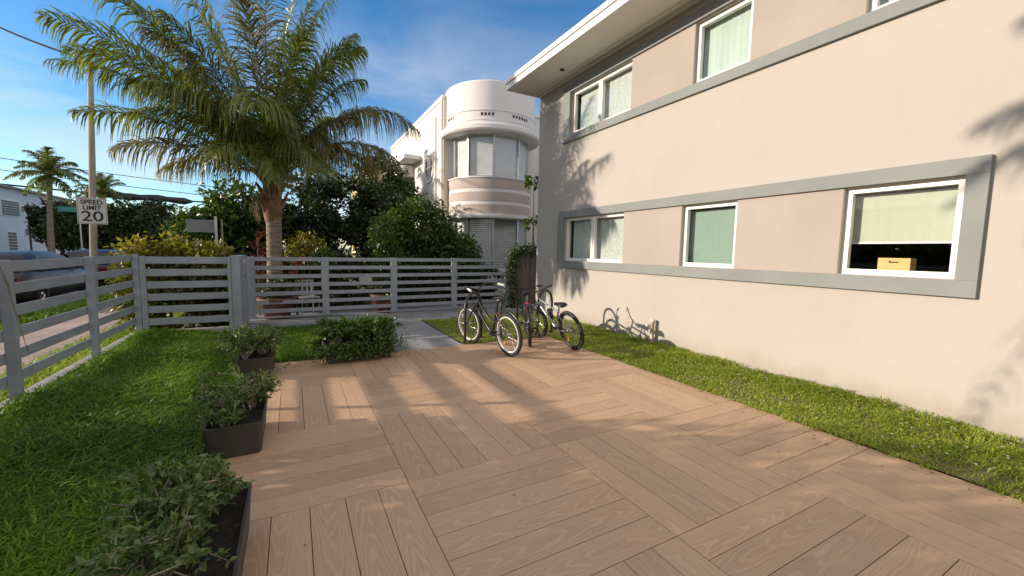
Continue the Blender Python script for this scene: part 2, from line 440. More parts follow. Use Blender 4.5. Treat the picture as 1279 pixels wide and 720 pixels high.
# ---- the wood-look patio: square modules of six planks, laid in alternating directions
def patio():
    MOD = 1.2225; NP = 6; G = 0.0022
    X0, Y0 = 0.66 - MOD, 1.46
    xmax, ymin, ymax = 4.25, -4.65, 6.38
    V = []; F = []; UV = []; UL = []; T = []
    def quad_plank(x0, x1, y0, y1, alongx):
        if x1 > xmax: x1 = xmax
        if y1 > ymax: y1 = ymax
        if x1 - x0 < 0.01 or y1 - y0 < 0.01: return
        b = 0.0014
        a0, a1, b0, b1 = x0 + G, x1 - G, y0 + G, y1 - G
        o = len(V)
        dz = 0.0006 * (RNG.random() - 0.5)
        pts = [(a0, b0, -0.012), (a1, b0, -0.012), (a1, b1, -0.012), (a0, b1, -0.012),
               (a0, b0, -b), (a1, b0, -b), (a1, b1, -b), (a0, b1, -b),
               (a0 + b, b0 + b, dz), (a1 - b, b0 + b, dz), (a1 - b, b1 - b, dz), (a0 + b, b1 - b, dz)]
        V.extend(pts)
        t = RNG.random(); ou, ov = RNG.random() * 50, RNG.random() * 50
        fl = 1 if RNG.random() < 0.5 else -1
        fs = [(8, 9, 10, 11)] + [(k, (k + 1) % 4, 4 + (k + 1) % 4, 4 + k) for k in range(4)] + [(4 + k, 4 + (k + 1) % 4, 8 + (k + 1) % 4, 8 + k) for k in range(4)]
        for f in fs:
            F.append([o + i for i in f])
            for i in f:
                x, y, _ = pts[i]
                u, v = ((x - x0), (y - (y0 + y1) / 2)) if alongx else ((y - y0), (x - (x0 + x1) / 2))
                UV.append((u * fl + ou, v * fl + 10 * round(ov))); UL.append((u * fl, v))
        T.extend([t] * 12)
    i0 = 0
    for i in range(0, 4):
        for j in range(-5, 5):
            x0 = X0 + i * MOD; y0 = Y0 + j * MOD
            w = MOD / NP
            for k in range(NP):
                if (i + j) % 2 == 0: quad_plank(x0 + k * w, x0 + (k + 1) * w, y0, y0 + MOD, False)
                else: quad_plank(x0, x0 + MOD, y0 + k * w, y0 + (k + 1) * w, True)
    me = bpy.data.meshes.new('patio'); me.from_pydata(V, [], F)
    uvl = me.uv_layers.new(name='plank'); uvl.data.foreach_set('uv', np.array(UV, np.float32).ravel())
    uvl = me.uv_layers.new(name='local'); uvl.data.foreach_set('uv', np.array(UL, np.float32).ravel())
    at = me.attributes.new('tint', 'FLOAT', 'POINT'); at.data.foreach_set('value', np.array(T, np.float32))
    o = bpy.data.objects.new('patio', me); COL.objects.link(o); struct(o)
    m = bpy.data.materials.new('wood_look_paving'); m.use_nodes = True; nt = m.node_tree
    b = nt.nodes['Principled BSDF']
    uv = nt.nodes.new('ShaderNodeUVMap'); uv.uv_map = 'plank'
    def mapping(sx, sy):
        q = nt.nodes.new('ShaderNodeMapping'); q.inputs['Scale'].default_value = (sx, sy, 1); nt.links.new(uv.outputs['UV'], q.inputs['Vector']); return q
    # growth rings cut at a slant: cathedral arches, phase = 520 v^2 + c u + noise
    def mth(op, a, b_):
        q = nt.nodes.new('ShaderNodeMath'); q.operation = op
        for k_, x_ in enumerate((a, b_)):
            if isinstance(x_, (int, float)): q.inputs[k_].default_value = x_
            else: nt.links.new(x_, q.inputs[k_])
        return q.outputs[0]
    ul = nt.nodes.new('ShaderNodeUVMap'); ul.uv_map = 'local'; sx = nt.nodes.new('ShaderNodeSeparateXYZ'); nt.links.new(ul.outputs['UV'], sx.inputs['Vector'])
    ta = nt.nodes.new('ShaderNodeAttribute'); ta.attribute_name = 'tint'
    vo = mth('ADD', sx.outputs['Y'], mth('MULTIPLY', mth('SUBTRACT', ta.outputs['Fac'], 0.5), 0.12))
    dn = nt.nodes.new('ShaderNodeTexNoise'); dn.inputs['Scale'].default_value = 1.0; dn.inputs['Detail'].default_value = 3
    nt.links.new(mapping(2.2, 7.0).outputs['Vector'], dn.inputs['Vector'])
    ph = mth('ADD', mth('MULTIPLY', mth('MULTIPLY', vo, vo), 420), mth('ADD', mth('MULTIPLY', sx.outputs['X'], mth('ADD', mth('MULTIPLY', ta.outputs['Fac'], 5), 2)), mth('MULTIPLY', dn.outputs['Fac'], 4.2)))
    class w: pass
    sn = mth('SINE', mth('MULTIPLY', ph, 6.2832), 0)
    w.outputs = {'Color': mth('ADD', mth('MULTIPLY', sn, 0.5), 0.5)}
    fine = nt.nodes.new('ShaderNodeTexNoise'); fine.inputs['Scale'].default_value = 1.0; fine.inputs['Detail'].default_value = 6
    nt.links.new(mapping(4, 90).outputs['Vector'], fine.inputs['Vector'])
    r = nt.nodes.new('ShaderNodeValToRGB')
    r.color_ramp.elements[0].position = 0.10; r.color_ramp.elements[1].position = 0.62
    r.color_ramp.elements[0].color = (0.50, 0.338, 0.218, 1); r.color_ramp.elements[1].color = (0.485, 0.326, 0.21, 1)
    e = r.color_ramp.elements.new(0.93); e.color = (0.56, 0.392, 0.262, 1)
    nt.links.new(w.outputs['Color'], r.inputs['Fac'])
    mx = nt.nodes.new('ShaderNodeMixRGB'); mx.blend_type = 'OVERLAY'; mx.inputs['Fac'].default_value = 0.22
    nt.links.new(r.outputs['Color'], mx.inputs['Color1']); nt.links.new(fine.outputs['Fac'], mx.inputs['Color2'])
    at2 = nt.nodes.new('ShaderNodeAttribute'); at2.attribute_name = 'tint'
    r2 = nt.nodes.new('ShaderNodeValToRGB')
    r2.color_ramp.elements[0].color = (0.85, 0.84, 0.84, 1); r2.color_ramp.elements[1].color = (1.09, 1.08, 1.06, 1)
    nt.links.new(at2.outputs['Fac'], r2.inputs['Fac'])
    m2 = nt.nodes.new('ShaderNodeMixRGB'); m2.blend_type = 'MULTIPLY'; m2.inputs['Fac'].default_value = 1
    nt.links.new(mx.outputs['Color'], m2.inputs['Color1']); nt.links.new(r2.outputs['Color'], m2.inputs['Color2'])
    # worn and dusty patches with a shape of their own
    tco = nt.nodes.new('ShaderNodeTexCoord'); st = nt.nodes.new('ShaderNodeTexNoise'); st.inputs['Scale'].default_value = 1.3; st.inputs['Detail'].default_value = 7
    nt.links.new(tco.outputs['Object'], st.inputs['Vector'])
    sr = nt.nodes.new('ShaderNodeValToRGB'); sr.color_ramp.elements[0].position = 0.42; sr.color_ramp.elements[1].position = 0.7
    nt.links.new(st.outputs['Fac'], sr.inputs['Fac'])
    sm = nt.nodes.new('ShaderNodeMath'); sm.operation = 'MULTIPLY'; sm.inputs[1].default_value = 0.22; nt.links.new(sr.outputs['Color'], sm.inputs[0])
    m3 = nt.nodes.new('ShaderNodeMixRGB'); m3.inputs['Color2'].default_value = (0.58, 0.435, 0.315, 1)
    nt.links.new(sm.outputs['Value'], m3.inputs['Fac']); nt.links.new(m2.outputs['Color'], m3.inputs['Color1'])
    nt.links.new(m3.outputs['Color'], b.inputs['Base Color'])
    rr = nt.nodes.new('ShaderNodeMapRange'); rr.inputs['To Min'].default_value = 0.42; rr.inputs['To Max'].default_value = 0.62
    nt.links.new(st.outputs['Fac'], rr.inputs['Value']); nt.links.new(rr.outputs['Result'], b.inputs['Roughness'])
    b.inputs['Specular IOR Level'].default_value = 0.4
    bp = nt.nodes.new('ShaderNodeBump'); bp.inputs['Strength'].default_value = 0.35; bp.inputs['Distance'].default_value = 0.0012
    nt.links.new(mx.outputs['Color'], bp.inputs['Height']); nt.links.new(bp.outputs['Normal'], b.inputs['Normal'])
    me.materials.append(m)
patio()
M['bed'] = mat('dark_joint', (0.06, 0.04, 0.03), (0.09, 0.06, 0.04), 20, 0.95)
slab('patio_bed', -0.5625, 4.248, -4.6, 6.378, -0.1, -0.0095, M['bed'])

# ---- grey walkway towards the gate
mb = MB()
for k in range(2):
    mb.box(1.38, 2.52, 6.39 + k * 1.32, 6.39 + k * 1.32 + 1.31, -0.1, -0.004)
for k in range(5):
    mb.box(-0.9 + k * 1.3, -0.9 + k * 1.3 + 1.29, 9.05, 11.3, -0.1, -0.004)
struct(mb.build('walkway', M['concrete'], bevel=0.006))

# ---- lawns: gently mounded earth carrying the grass
def lawn_height(x, y):
    t = np.clip((-0.75 - x) / 1.45, 0, 1)
    return 0.005 + 0.125 * t * t * (3 - 2 * t) + 0.012 * np.sin(x * 3.1 + y * 1.7) + 0.01 * np.sin(y * 4.3 - x * 2)

def grid_sheet(name, x0, x1, y0, y1, fn, m, n=60):
    xs = np.linspace(x0, x1, n); ys = np.linspace(y0, y1, n)
    X, Y = np.meshgrid(xs, ys)
    V = np.stack([X, Y, fn(X, Y)], -1).reshape(-1, 3)
    i = np.arange(n * n).reshape(n, n)
    F = np.stack([i[:-1, :-1], i[:-1, 1:], i[1:, 1:], i[1:, :-1]], -1).reshape(-1, 4)
    return struct(np_mesh(name, V, F, m, smooth=True))
grid_sheet('lawn', -2.22, -0.566, -4.0, 8.70, lawn_height, M['soil'])
grid_sheet('lawn', -0.566, 1.37, 6.385, 9.04, lambda x, y: 0.004 + 0.008 * np.sin(x * 3 + y * 2), M['soil'])
def strip_height(x, y):
    return 0.004 + 0.03 * np.clip((x - 4.3) / 1.1, 0, 1) + 0.008 * np.sin(x * 4 + y * 2.7)
grid_sheet('lawn', 4.255, 5.495, -5.0, 6.385, strip_height, M['soil'])
grid_sheet('lawn', 2.53, 5.495, 6.385, 9.04, strip_height, M['soil'])

M['grass'] = leaf_mat('grass_blades', (0.05, 0.115, 0.010), (0.24, 0.41, 0.04), 0.5, 0.35, 0.3)
M['grass_dry'] = leaf_mat('weed_strip', (0.165, 0.245, 0.020), (0.43, 0.51, 0.08), 0.5, 0.35, 0.3)

def blades(name, P, h, w, m, lean=0.55, tint_off=0.0):
    n = len(P)
    a = RNG.random(n) * 2 * PI
    d = np.stack([np.cos(a), np.sin(a), np.zeros(n)], 1); s = np.stack([-np.sin(a), np.cos(a), np.zeros(n)], 1)
    h = h * (0.6 + 0.8 * RNG.random(n)); w = w * (0.7 + 0.6 * RNG.random(n)); le = lean * (0.4 + 1.2 * RNG.random(n))
    up = np.array([0, 0, 1.0])
    p1 = P + up * (h * 0.6)[:, None] + d * (h * le * 0.45)[:, None]
    p2 = P + up * (h * (0.98 - 0.25 * le))[:, None] + d * (h * le * 1.25)[:, None]
    V = np.stack([P - s * w[:, None] / 2, P + s * w[:, None] / 2, p1 + s * w[:, None] * 0.45, p1 - s * w[:, None] * 0.45, p2], 1).reshape(-1, 3)
    i = np.arange(n) * 5
    F4 = np.stack([i, i + 1, i + 2, i + 3], 1); F3 = np.stack([i + 3, i + 2, i + 4], 1)
    t = np.clip(0.45 + 0.22 * np.sin(P[:, 0] * 2.3 + 1) * np.sin(P[:, 1] * 1.9) + 0.22 * RNG.normal(size=n) + tint_off, 0, 1)
    o = np_mesh(name, V, [F4, F3], m, None, np.repeat(t, 5))
    o['kind'] = 'stuff'
    return o

def scatter(n, x0, x1, y0, y1, fn, dens=None):
    x = x0 + (x1 - x0) * RNG.random(n); y = y0 + (y1 - y0) * RNG.random(n)
    if dens is not None:
        k = RNG.random(n) < dens(x, y); x = x[k]; y = y[k]
    return np.stack([x, y, fn(x, y)], 1)

# side lawn by the slat fence: dense near the lens
P = np.concatenate([scatter(52000, -2.2, -0.40, 0.2, 4.2, lawn_height), scatter(42000, -2.2, -0.5, 4.2, 8.72, lawn_height)])
P = P[~((P[:, 0] > -0.64) & ((P[:, 1] < 2.66) | ((P[:, 1] > 3.57) & (P[:, 1] < 4.25)) | (P[:, 1] > 5.68) & (P[:, 1] < 6.36)))]
P = P[~((P[:, 0] > -0.56))]
blades('grass', P, 0.09, 0.0115, M['grass'], 0.8)
P = scatter(26000, -0.55, 1.36, 6.40, 9.03, lambda x, y: 0.004 + 0 * x)
blades('grass', P, 0.07, 0.009, M['grass'], 0.7)
# strip along the house: low tufts, weeds and bare soil, taller towards the wall, spilling over the paving edge
def field(x, y, a=1.0, ph=0.0):
    return (np.sin(x * 5.1 * a + y * 2.2 * a + ph) + np.sin(y * 3.3 * a - x * 2.4 * a + 1.3 * ph) + np.sin((x + y) * 7.7 * a + ph) + np.sin((x - 1.7 * y) * 6.1 * a + 2 * ph)) / 4
def spots(x, y):
    return np.clip(0.80 + 1.3 * field(x, y) + 0.5 * field(x, y, 2.7, 2.0), 0.30, 1)
P = np.concatenate([scatter(64000, 4.235, 5.48, -1.0, 6.38, strip_height, spots), scatter(30000, 2.55, 5.48, 6.36, 9.03, strip_height, spots)])
P = np.concatenate([P, scatter(5000, 4.20, 4.30, -1.0, 6.38, lambda x, y: 0.003 + 0 * x, lambda x, y: 0.25 + 0.9 * field(x, y, 3.1, 1.0))])
hh = (0.026 + 0.045 * np.clip((P[:, 0] - 4.75) / 0.7, 0, 1)) * (0.75 + 0.6 * np.clip(field(P[:, 0], P[:, 1], 1.9, 3.0) + 0.5, 0, 1.4))
blades('grass', P, hh, 0.0075, M['grass_dry'], 1.0)
P = scatter(16000, -3.1, -2.3, 2.0, 14.5, lambda x, y: -0.03 + 0 * x)
blades('grass', P, 0.11, 0.012, M['grass_dry'], 0.7)
P = scatter(9000, -5.72, -4.64, 6.0, 34.0, lambda x, y: -0.03 + 0 * x)
blades('grass', P, 0.13, 0.03, M['grass'], 0.7)

# broad weed leaves low in the strip
P = scatter(9000, 4.30, 5.47, -0.6, 6.35, lambda x, y: strip_height(x, y) + 0.015, lambda x, y: np.clip(field(x, y, 1.3, 4.0) + 0.9 * (x - 4.85), 0.0, 1))
n = len(P); P[:, 2] += 0.06 * RNG.random(n) * np.clip((P[:, 0] - 4.6), 0, 1)
a = RNG.random(n) * 6.28
D = np.stack([np.cos(a), np.sin(a), 0.25 + 0.3 * RNG.random(n)], 1); N = np.stack([RNG.normal(size=n) * .3, RNG.normal(size=n) * .3, np.ones(n)], 1)
M['weed'] = leaf_mat('weed_leaf', (0.19, 0.25, 0.02), (0.46, 0.50, 0.08), 0.5, 0.3)
o = leaves('ground_cover', P, D, N, 0.016 + 0.02 * RNG.random(n), 0.012 + 0.008 * RNG.random(n), M['weed']); o['kind'] = 'stuff'
P = scatter(150, 4.35, 5.4, 0.0, 6.3, lambda x, y: strip_height(x, y) + 0.06)
n = len(P); a = RNG.random(n) * 6.28
M['petal'] = mat('petal', (0.75, 0.74, 0.62), (0.85, 0.84, 0.76), 30, 0.6)
o = leaves('wildflowers', np.repeat(P, 4, 0), np.stack([np.cos(np.tile(np.arange(4) * 1.57, n) + np.repeat(a, 4)), np.sin(np.tile(np.arange(4) * 1.57, n) + np.repeat(a, 4)), np.full(4 * n, 0.2)], 1), np.tile([[0, 0, 1.0]], (4 * n, 1)), 0.011, 0.010, M['petal']); o['kind'] = 'stuff'
# fallen leaves and litter on the patio edge
P = scatter(90, 3.95, 4.25, 0.5, 6.3, lambda x, y: 0.003 + 0 * x); n = len(P); a = RNG.random(n) * 6.28
M['litter'] = leaf_mat('dry_leaf', (0.16, 0.09, 0.04), (0.33, 0.22, 0.10), 0.8, 0.1)
P2 = scatter(30, -0.25, 4.1, 1.2, 6.3, lambda x, y: 0.003 + 0 * x); P = np.concatenate([P, P2]); n = len(P); a = RNG.random(n) * 6.28
o = leaves('leaf_litter', P, np.stack([np.cos(a), np.sin(a), 0.15 * np.ones(n)], 1), np.tile([[0, 0, 1.0]], (n, 1)), 0.016 + 0.022 * RNG.random(n), 0.010, M['litter']); o['kind'] = 'stuff'

# ================================================================ FENCES AND GATE
def side_fence():
    root = tag(empty('slat_fence', (-2.27, 5.0, 0)), 'long grey metal fence of six wide horizontal slats along the street side of the lawn', 'fence')
    posts = [-3.25, -1.53, 0.19, 1.91, 3.62, 5.34, 7.06, 8.77]
    for y in posts:
        MB().box(-2.31, -2.23, y - 0.0275, y + 0.0275, 0.0, 1.44).build('post', M['fence'], None, 0.004).parent = root
    for k in range(6):
        zt = 1.428 - 0.207 * k
        MB().box(-2.325, -2.312, posts[0], 8.80, zt - 0.102, zt).build('slat', M['fence'], None, 0.002).parent = root
    for y in posts[-3:]:
        for k in range(6):
            zt = 1.428 - 0.207 * k
            MB().box(-2.3118, -2.296, y + 0.03, y + 0.058, zt - 0.09, zt - 0.012).build('bracket', M['fence'], None).parent = root
    MB().box(-2.36, -2.22, posts[0], 8.70, -0.02, 0.165).build('kerb_footing', M['kerb'], None, 0.012).parent = root
    for o in root.children: o.matrix_parent_inverse = root.matrix_world.inverted() if False else Matrix.Translation((2.27, -5.0, 0))
side_fence()

def corner_fence():
    root = tag(empty('slat_fence', (-1.6, 8.77, 0)), 'short grey slat panel in front of the yellow-green hedge', 'fence')
    inv = Matrix.Translation((1.6, -8.77, 0))
    for k in range(6):
        zt = 1.405 - 0.207 * k
        MB().box(-2.225, -1.0, 8.775, 8.79, zt - 0.117, zt).build('slat', M['fence'], root, 0.002)
    MB().box(-1.035, -0.985, 8.742, 8.774, 0.02, 1.41).build('post', M['fence'], root, 0.004)
    MB().box(-2.225, -2.15, 8.742, 8.774, 0.02, 1.41).build('post', M['fence'], root, 0.004)
    MB().box(-2.22, -1.0, 8.705, 8.85, -0.02, 0.16).build('kerb_footing', M['kerb'], root, 0.012)
    for o in root.children: o.matrix_parent_inverse = inv
corner_fence()

def gate():
    g = tag(empty('gate_post', (-0.93, 9.4, 0)), 'thick grey box post between the corner panel and the sliding gate', 'gate post')
    MB().box(-0.983, -0.85, 8.76, 10.12, 0.0, 1.415).build('box_section', M['fence'], g, 0.006)
    MB().box(-0.99, -0.845, 8.755, 10.125, 1.4155, 1.425).build('cap', M['fence'], g, 0.003)
    M['galv'] = mat('galvanised', (0.42, 0.43, 0.44), (0.55, 0.56, 0.57), 9, 0.35, 0.8)
    mb = MB()
    for k in range(7): mb.lathe([(0.0, 0.0), (0.016, 0.0), (0.012, 0.008), (0, 0.009)], (0, 0, 0), 8)
    n1 = len(mb.v) // 7
    mb.v = [(-0.845 + p[2], 9.5 + p[0], 0.15 + 0.19 * (i // n1) + p[1]) for i, p in enumerate(mb.v)]
    mb.build('bolt', M['galv'], g)
    MB().box(-0.849, -0.80, 9.30, 9.40, 1.28, 1.36).build('latch', M['galv'], g, 0.006)
    for o in g.children: o.matrix_parent_inverse = Matrix.Translation((0.93, -9.4, 0))
    Y = 10.2
    r = tag(empty('sliding_gate', (2.3, Y, 0)), 'wide grey sliding gate of seven thin horizontal slats behind the bicycles', 'gate')
    for x in (-0.80, 0.64, 2.18, 3.75, 5.34):
        MB().box(x - 0.075, x + 0.075, Y - 0.03, Y + 0.02, 0.07, 1.39).build('stile', M['fence'], r, 0.004)
    for k in range(7):
        zt = 1.382 - 0.1885 * k
        MB().box(-0.87, 5.41, Y - 0.012, Y + 0.008, zt - 0.085, zt).build('slat', M['fence'], r, 0.002)
    MB().box(-0.87, 5.41, Y - 0.025, Y + 0.015, 0.055, 0.085).build('bottom_rail', M['fence'], r, 0.003)
    M['plate'] = mat('blank_plate', (0.33, 0.34, 0.35), (0.38, 0.39, 0.40), 2, 0.5)
    MB().box(1.37, 1.66, Y - 0.036, Y - 0.0305, 0.74, 0.93).build('sign_plate', M['plate'], r, 0.002)
    for o in r.children: o.matrix_parent_inverse = Matrix.Translation((-2.3, -Y, 0))
    slab('gate_track', -0.95, 6.2, Y - 0.02, Y + 0.02, -0.004, 0.012, M['galv'])
gate()

def plank_fence():
    M['planks'] = mat('weathered_planks', (0.13, 0.105, 0.09), (0.27, 0.235, 0.205), 2.0, 0.9, bump=0.5, bscale=6, stretch=(9, 9, 0.7), lo=0.3, hi=0.7)
    r = tag(empty('plank_fence', (6.2, 10.3, 0)), 'weathered grey-brown upright plank fence between the gate and the cream house', 'fence')
    x = 5.50; k = 0
    while x < 7.1:
        w = 0.135 + 0.02 * RNG.random()
        MB().box(x, x + w, 10.24 + 0.01 * RNG.random(), 10.27, 0.03, 1.53 + 0.07 * RNG.random()).build('plank', M['planks'], r, 0.003)
        x += w + 0.012; k += 1
    for z in (0.4, 1.2): MB().box(5.5, 7.1, 10.275, 10.32, z, z + 0.09).build('rail', M['planks'], r)
    MB().box(5.44, 5.50, 10.22, 10.36, 0.0, 1.56).build('post', M['planks'], r, 0.004)
    for o in r.children: o.matrix_parent_inverse = Matrix.Translation((-6.2, -10.3, 0))
plank_fence()

# ================================================================ THE CREAM HOUSE
def house():
    M['stucco'] = mat('cream_stucco', (0.398, 0.376, 0.34), (0.425, 0.404, 0.364), 0.55, 0.9, bump=0.10, bscale=55)
    nt = M['stucco'].node_tree; bs = nt.nodes['Principled BSDF']; src = bs.inputs['Base Color'].links[0].from_socket
    tco = nt.nodes.new('ShaderNodeTexCoord'); mpw = nt.nodes.new('ShaderNodeMapping'); mpw.inputs['Scale'].default_value = (1, 2.2, 0.16); nt.links.new(tco.outputs['Object'], mpw.inputs['Vector'])
    n1 = nt.nodes.new('ShaderNodeTexNoise'); n1.inputs['Scale'].default_value = 1.6; n1.inputs['Detail'].default_value = 8; nt.links.new(mpw.outputs['Vector'], n1.inputs['Vector'])
    q1 = nt.nodes.new('ShaderNodeMapRange'); q1.inputs['From Min'].default_value = 0.52; q1.inputs['From Max'].default_value = 0.8; q1.inputs['To Max'].default_value = 0.10; nt.links.new(n1.outputs['Fac'], q1.inputs['Value'])
    x1 = nt.nodes.new('ShaderNodeMixRGB'); x1.inputs['Color2'].default_value = (0.33, 0.285, 0.24, 1); nt.links.new(q1.outputs['Result'], x1.inputs['Fac']); nt.links.new(src, x1.inputs['Color1'])
    # soil splash along the foot of the wall, ragged upper edge
    sz = nt.nodes.new('ShaderNodeSeparateXYZ'); nt.links.new(tco.outputs['Object'], sz.inputs['Vector'])
    n2 = nt.nodes.new('ShaderNodeTexNoise'); n2.inputs['Scale'].default_value = 3.5; n2.inputs['Detail'].default_value = 9; n2.inputs['Roughness'].default_value = 0.7; nt.links.new(tco.outputs['Object'], n2.inputs['Vector'])
    mm = nt.nodes.new('ShaderNodeMath'); mm.operation = 'MULTIPLY_ADD'; mm.inputs[1].default_value = -0.55; nt.links.new(n2.outputs['Fac'], mm.inputs[0]); nt.links.new(sz.outputs['Z'], mm.inputs[2])
    q2 = nt.nodes.new('ShaderNodeMapRange'); q2.inputs['From Min'].default_value = 0.02; q2.inputs['From Max'].default_value = -0.22; q2.inputs['To Max'].default_value = 0.42; nt.links.new(mm.outputs['Value'], q2.inputs['Value'])
    x2 = nt.nodes.new('ShaderNodeMixRGB'); x2.inputs['Color2'].default_value = (0.24, 0.20, 0.15, 1); nt.links.new(q2.outputs['Result'], x2.inputs['Fac']); nt.links.new(x1.outputs['Color'], x2.inputs['Color1'])
    # trowel mottling
    n3 = nt.nodes.new('ShaderNodeTexNoise'); n3.inputs['Scale'].default_value = 7; n3.inputs['Detail'].default_value = 6; nt.links.new(tco.outputs['Object'], n3.inputs['Vector'])
    q3 = nt.nodes.new('ShaderNodeMapRange'); q3.inputs['From Min'].default_value = 0.3; q3.inputs['From Max'].default_value = 0.7; q3.inputs['To Min'].default_value = 0.985; q3.inputs['To Max'].default_value = 1.012; nt.links.new(n3.outputs['Fac'], q3.inputs['Value'])
    x3 = nt.nodes.new('ShaderNodeMixRGB'); x3.blend_type = 'MULTIPLY'; x3.inputs['Fac'].default_value = 1; nt.links.new(x2.outputs['Color'], x3.inputs['Color1']); nt.links.new(q3.outputs['Result'], x3.inputs['Color2'])
    nt.links.new(x3.outputs['Color'], bs.inputs['Base Color'])
    M['taupe'] = mat('taupe_stucco', (0.342, 0.305, 0.274), (0.375, 0.334, 0.299), 1.2, 0.9, bump=0.10, bscale=60)
    M['band'] = mat('grey_band', (0.20, 0.22, 0.215), (0.23, 0.25, 0.245), 1.6, 0.82, bump=0.08, bscale=55)
    M['soffit'] = mat('soffit_paint', (0.78, 0.76, 0.73), (0.84, 0.82, 0.79), 0.9, 0.75, bump=0.05)
    M['fascia'] = mat('fascia_paint', (0.74, 0.73, 0.71), (0.80, 0.79, 0.77), 2, 0.5)
    M['upvc'] = mat('window_frame', (0.80, 0.79, 0.76), (0.84, 0.83, 0.80), 3, 0.35)
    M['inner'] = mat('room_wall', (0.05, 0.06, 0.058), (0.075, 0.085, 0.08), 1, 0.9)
    M['glass'] = glass_mat('window_glass', (0.90, 0.95, 0.93), 0.07)
    M['net'] = mat('net_curtain', (0.46, 0.48, 0.47), (0.60, 0.62, 0.60), 34, 0.9, lo=0.40, hi=0.60)
    M['mint'] = mat('mint_curtain', (0.24, 0.33, 0.29), (0.275, 0.365, 0.325), 1.1, 0.9)
    M['mintlight'] = mat('pale_mint_curtain', (0.46, 0.54, 0.51), (0.54, 0.61, 0.58), 1.8, 0.9, stretch=(1, 4, 0.4))
    M['roller'] = mat('roller_blind', (0.50, 0.52, 0.43), (0.53, 0.55, 0.46), 0.8, 0.9)
    root = tag(empty('apartment_house', (5.5, 2.0, 0)), 'two storey cream stucco house with grey window bands on the right', 'house')
    inv = Matrix.Translation((-5.5, -2.0, 0))
    W = 5.5
    ZT = 5.44
    wins = [('A', 5.81, 7.70, 1.41, 2.37), ('B', 3.59, 4.51, 1.41, 2.37), ('C', 1.39, 2.335, 1.41, 2.37),
            ('UA', 5.76, 7.58, 4.20, 5.10), ('UB', 3.555, 4.44, 4.20, 5.10), ('UC', 1.35, 2.28, 4.20, 5.10)]
    ys = sorted({-8.0, 8.9} | {w[1] for w in wins} | {w[2] for w in wins}); zs = sorted({-0.1, ZT} | {w[3] for w in wins} | {w[4] for w in wins})
    mb = MB()
    for a, b in zip(ys[:-1], ys[1:]):
        for c, d in zip(zs[:-1], zs[1:]):
            ym, zm = (a + b) / 2, (c + d) / 2
            if any(w[1] < ym < w[2] and w[3] < zm < w[4] for w in wins): continue
            mb.add([(W, a, c), (W, b, c), (W, b, d), (W, a, d)], [(0, 3, 2, 1)])
    for _, a, b, c, d in wins:                # reveals
        x1 = W + 0.2
        mb.add([(W, a, c), (x1, a, c), (x1, b, c), (W, b, c)], [(0, 1, 2, 3)])
        mb.add([(W, a, d), (x1, a, d), (x1, b, d), (W, b, d)], [(3, 2, 1, 0)])
        mb.add([(W, a, c), (x1, a, c), (x1, a, d), (W, a, d)], [(3, 2, 1, 0)])
        mb.add([(W, b, c), (x1, b, c), (x1, b, d), (W, b, d)], [(0, 1, 2, 3)])
    mb.add([(W, 8.9, -0.1), (15, 8.9, -0.1), (15, 8.9, ZT), (W, 8.9, ZT)], [(3, 2, 1, 0)])
    mb.add([(W, -8, -0.1), (15, -8, -0.1), (15, -8, ZT), (W, -8, ZT)], [(0, 1, 2, 3)])
    mb.add([(15, -8, -0.1), (15, 8.9, -0.1), (15, 8.9, ZT), (15, -8, ZT)], [(0, 1, 2, 3)])
    mb.build('wall', M['stucco'], root, fix=False)
    # raised grey bands round each row of windows
    def band(y0, y1, z0, z1, top, bot, left, right, wl):
        p = 0.045
        b = MB()
        b.box(W - p, W + 0.02, y0, y1, z1 - top, z1); b.box(W - p, W + 0.02, y0, y1, z0, z0 + bot)
        b.box(W - p, W + 0.02, y1 - left, y1, z0 + bot, z1 - top); b.box(W - p, W + 0.02, y0, y0 + right, z0 + bot, z1 - top)
        b.build('window_band', M['band'], root, 0.004)
        for a, c in wl: MB().box(W - 0.006, W + 0.01, a, c, z0 + bot + 0.001, z1 - top - 0.001).build('wall_panel', M['taupe'], root)
    band(1.235, 7.93, 1.245, 2.53, 0.155, 0.16, 0.225, 0.15, [(2.34, 3.585), (4.515, 5.805)])
    band(1.20, 7.84, 4.045, 5.26, 0.155, 0.15, 0.255, 0.145, [(2.285, 3.55), (4.445, 5.755)])
    # windows
    for nm, a, b, c, d in wins:
        x0 = W + 0.055; fw = 0.062
        f = MB()
        f.box(x0, x0 + 0.07, a, b, d - fw, d); f.box(x0, x0 + 0.07, a, b, c, c + fw)
        f.box(x0, x0 + 0.07, a, a + fw, c + fw, d - fw); f.box(x0, x0 + 0.07, b - fw, b, c + fw, d - fw)
        slider = nm in ('A', 'UA')
        if slider:
            mid = (a + b) / 2
            f.box(x0 - 0.012, x0 + 0.05, mid - 0.06, mid + 0.06, c + fw, d - fw)
            f.box(x0 - 0.012, x0 + 0.05, mid - 0.009, mid + 0.009, c + 0.02, d - 0.02)
        win = f.build('window', M['upvc'], root, 0.004)
        p = MB(); p.add([(x0 + 0.04, a + fw * .8, c + fw * .8), (x0 + 0.04, b - fw * .8, c + fw * .8), (x0 + 0.04, b - fw * .8, d - fw * .8), (x0 + 0.04, a + fw * .8, d - fw * .8)], [(0, 3, 2, 1)])
        p.build('pane', M['glass'], win, fix=False)
        # cloth behind the glass, gently pleated
        cm = {'A': 'net', 'UA': 'net', 'B': 'mint', 'UB': 'mintlight', 'UC': 'mintlight', 'C': 'roller'}[nm]
        zb = c + 0.02
        if nm == 'C': zb = c + 0.365
        amp = {'net': 0.004, 'mint': 0.0012, 'mintlight': 0.004, 'roller': 0.001}[cm]
        nn = 60; q = MB(); ya, yb = a + 0.03, b - 0.03
        if slider: yb = b - 0.10
        vs = []
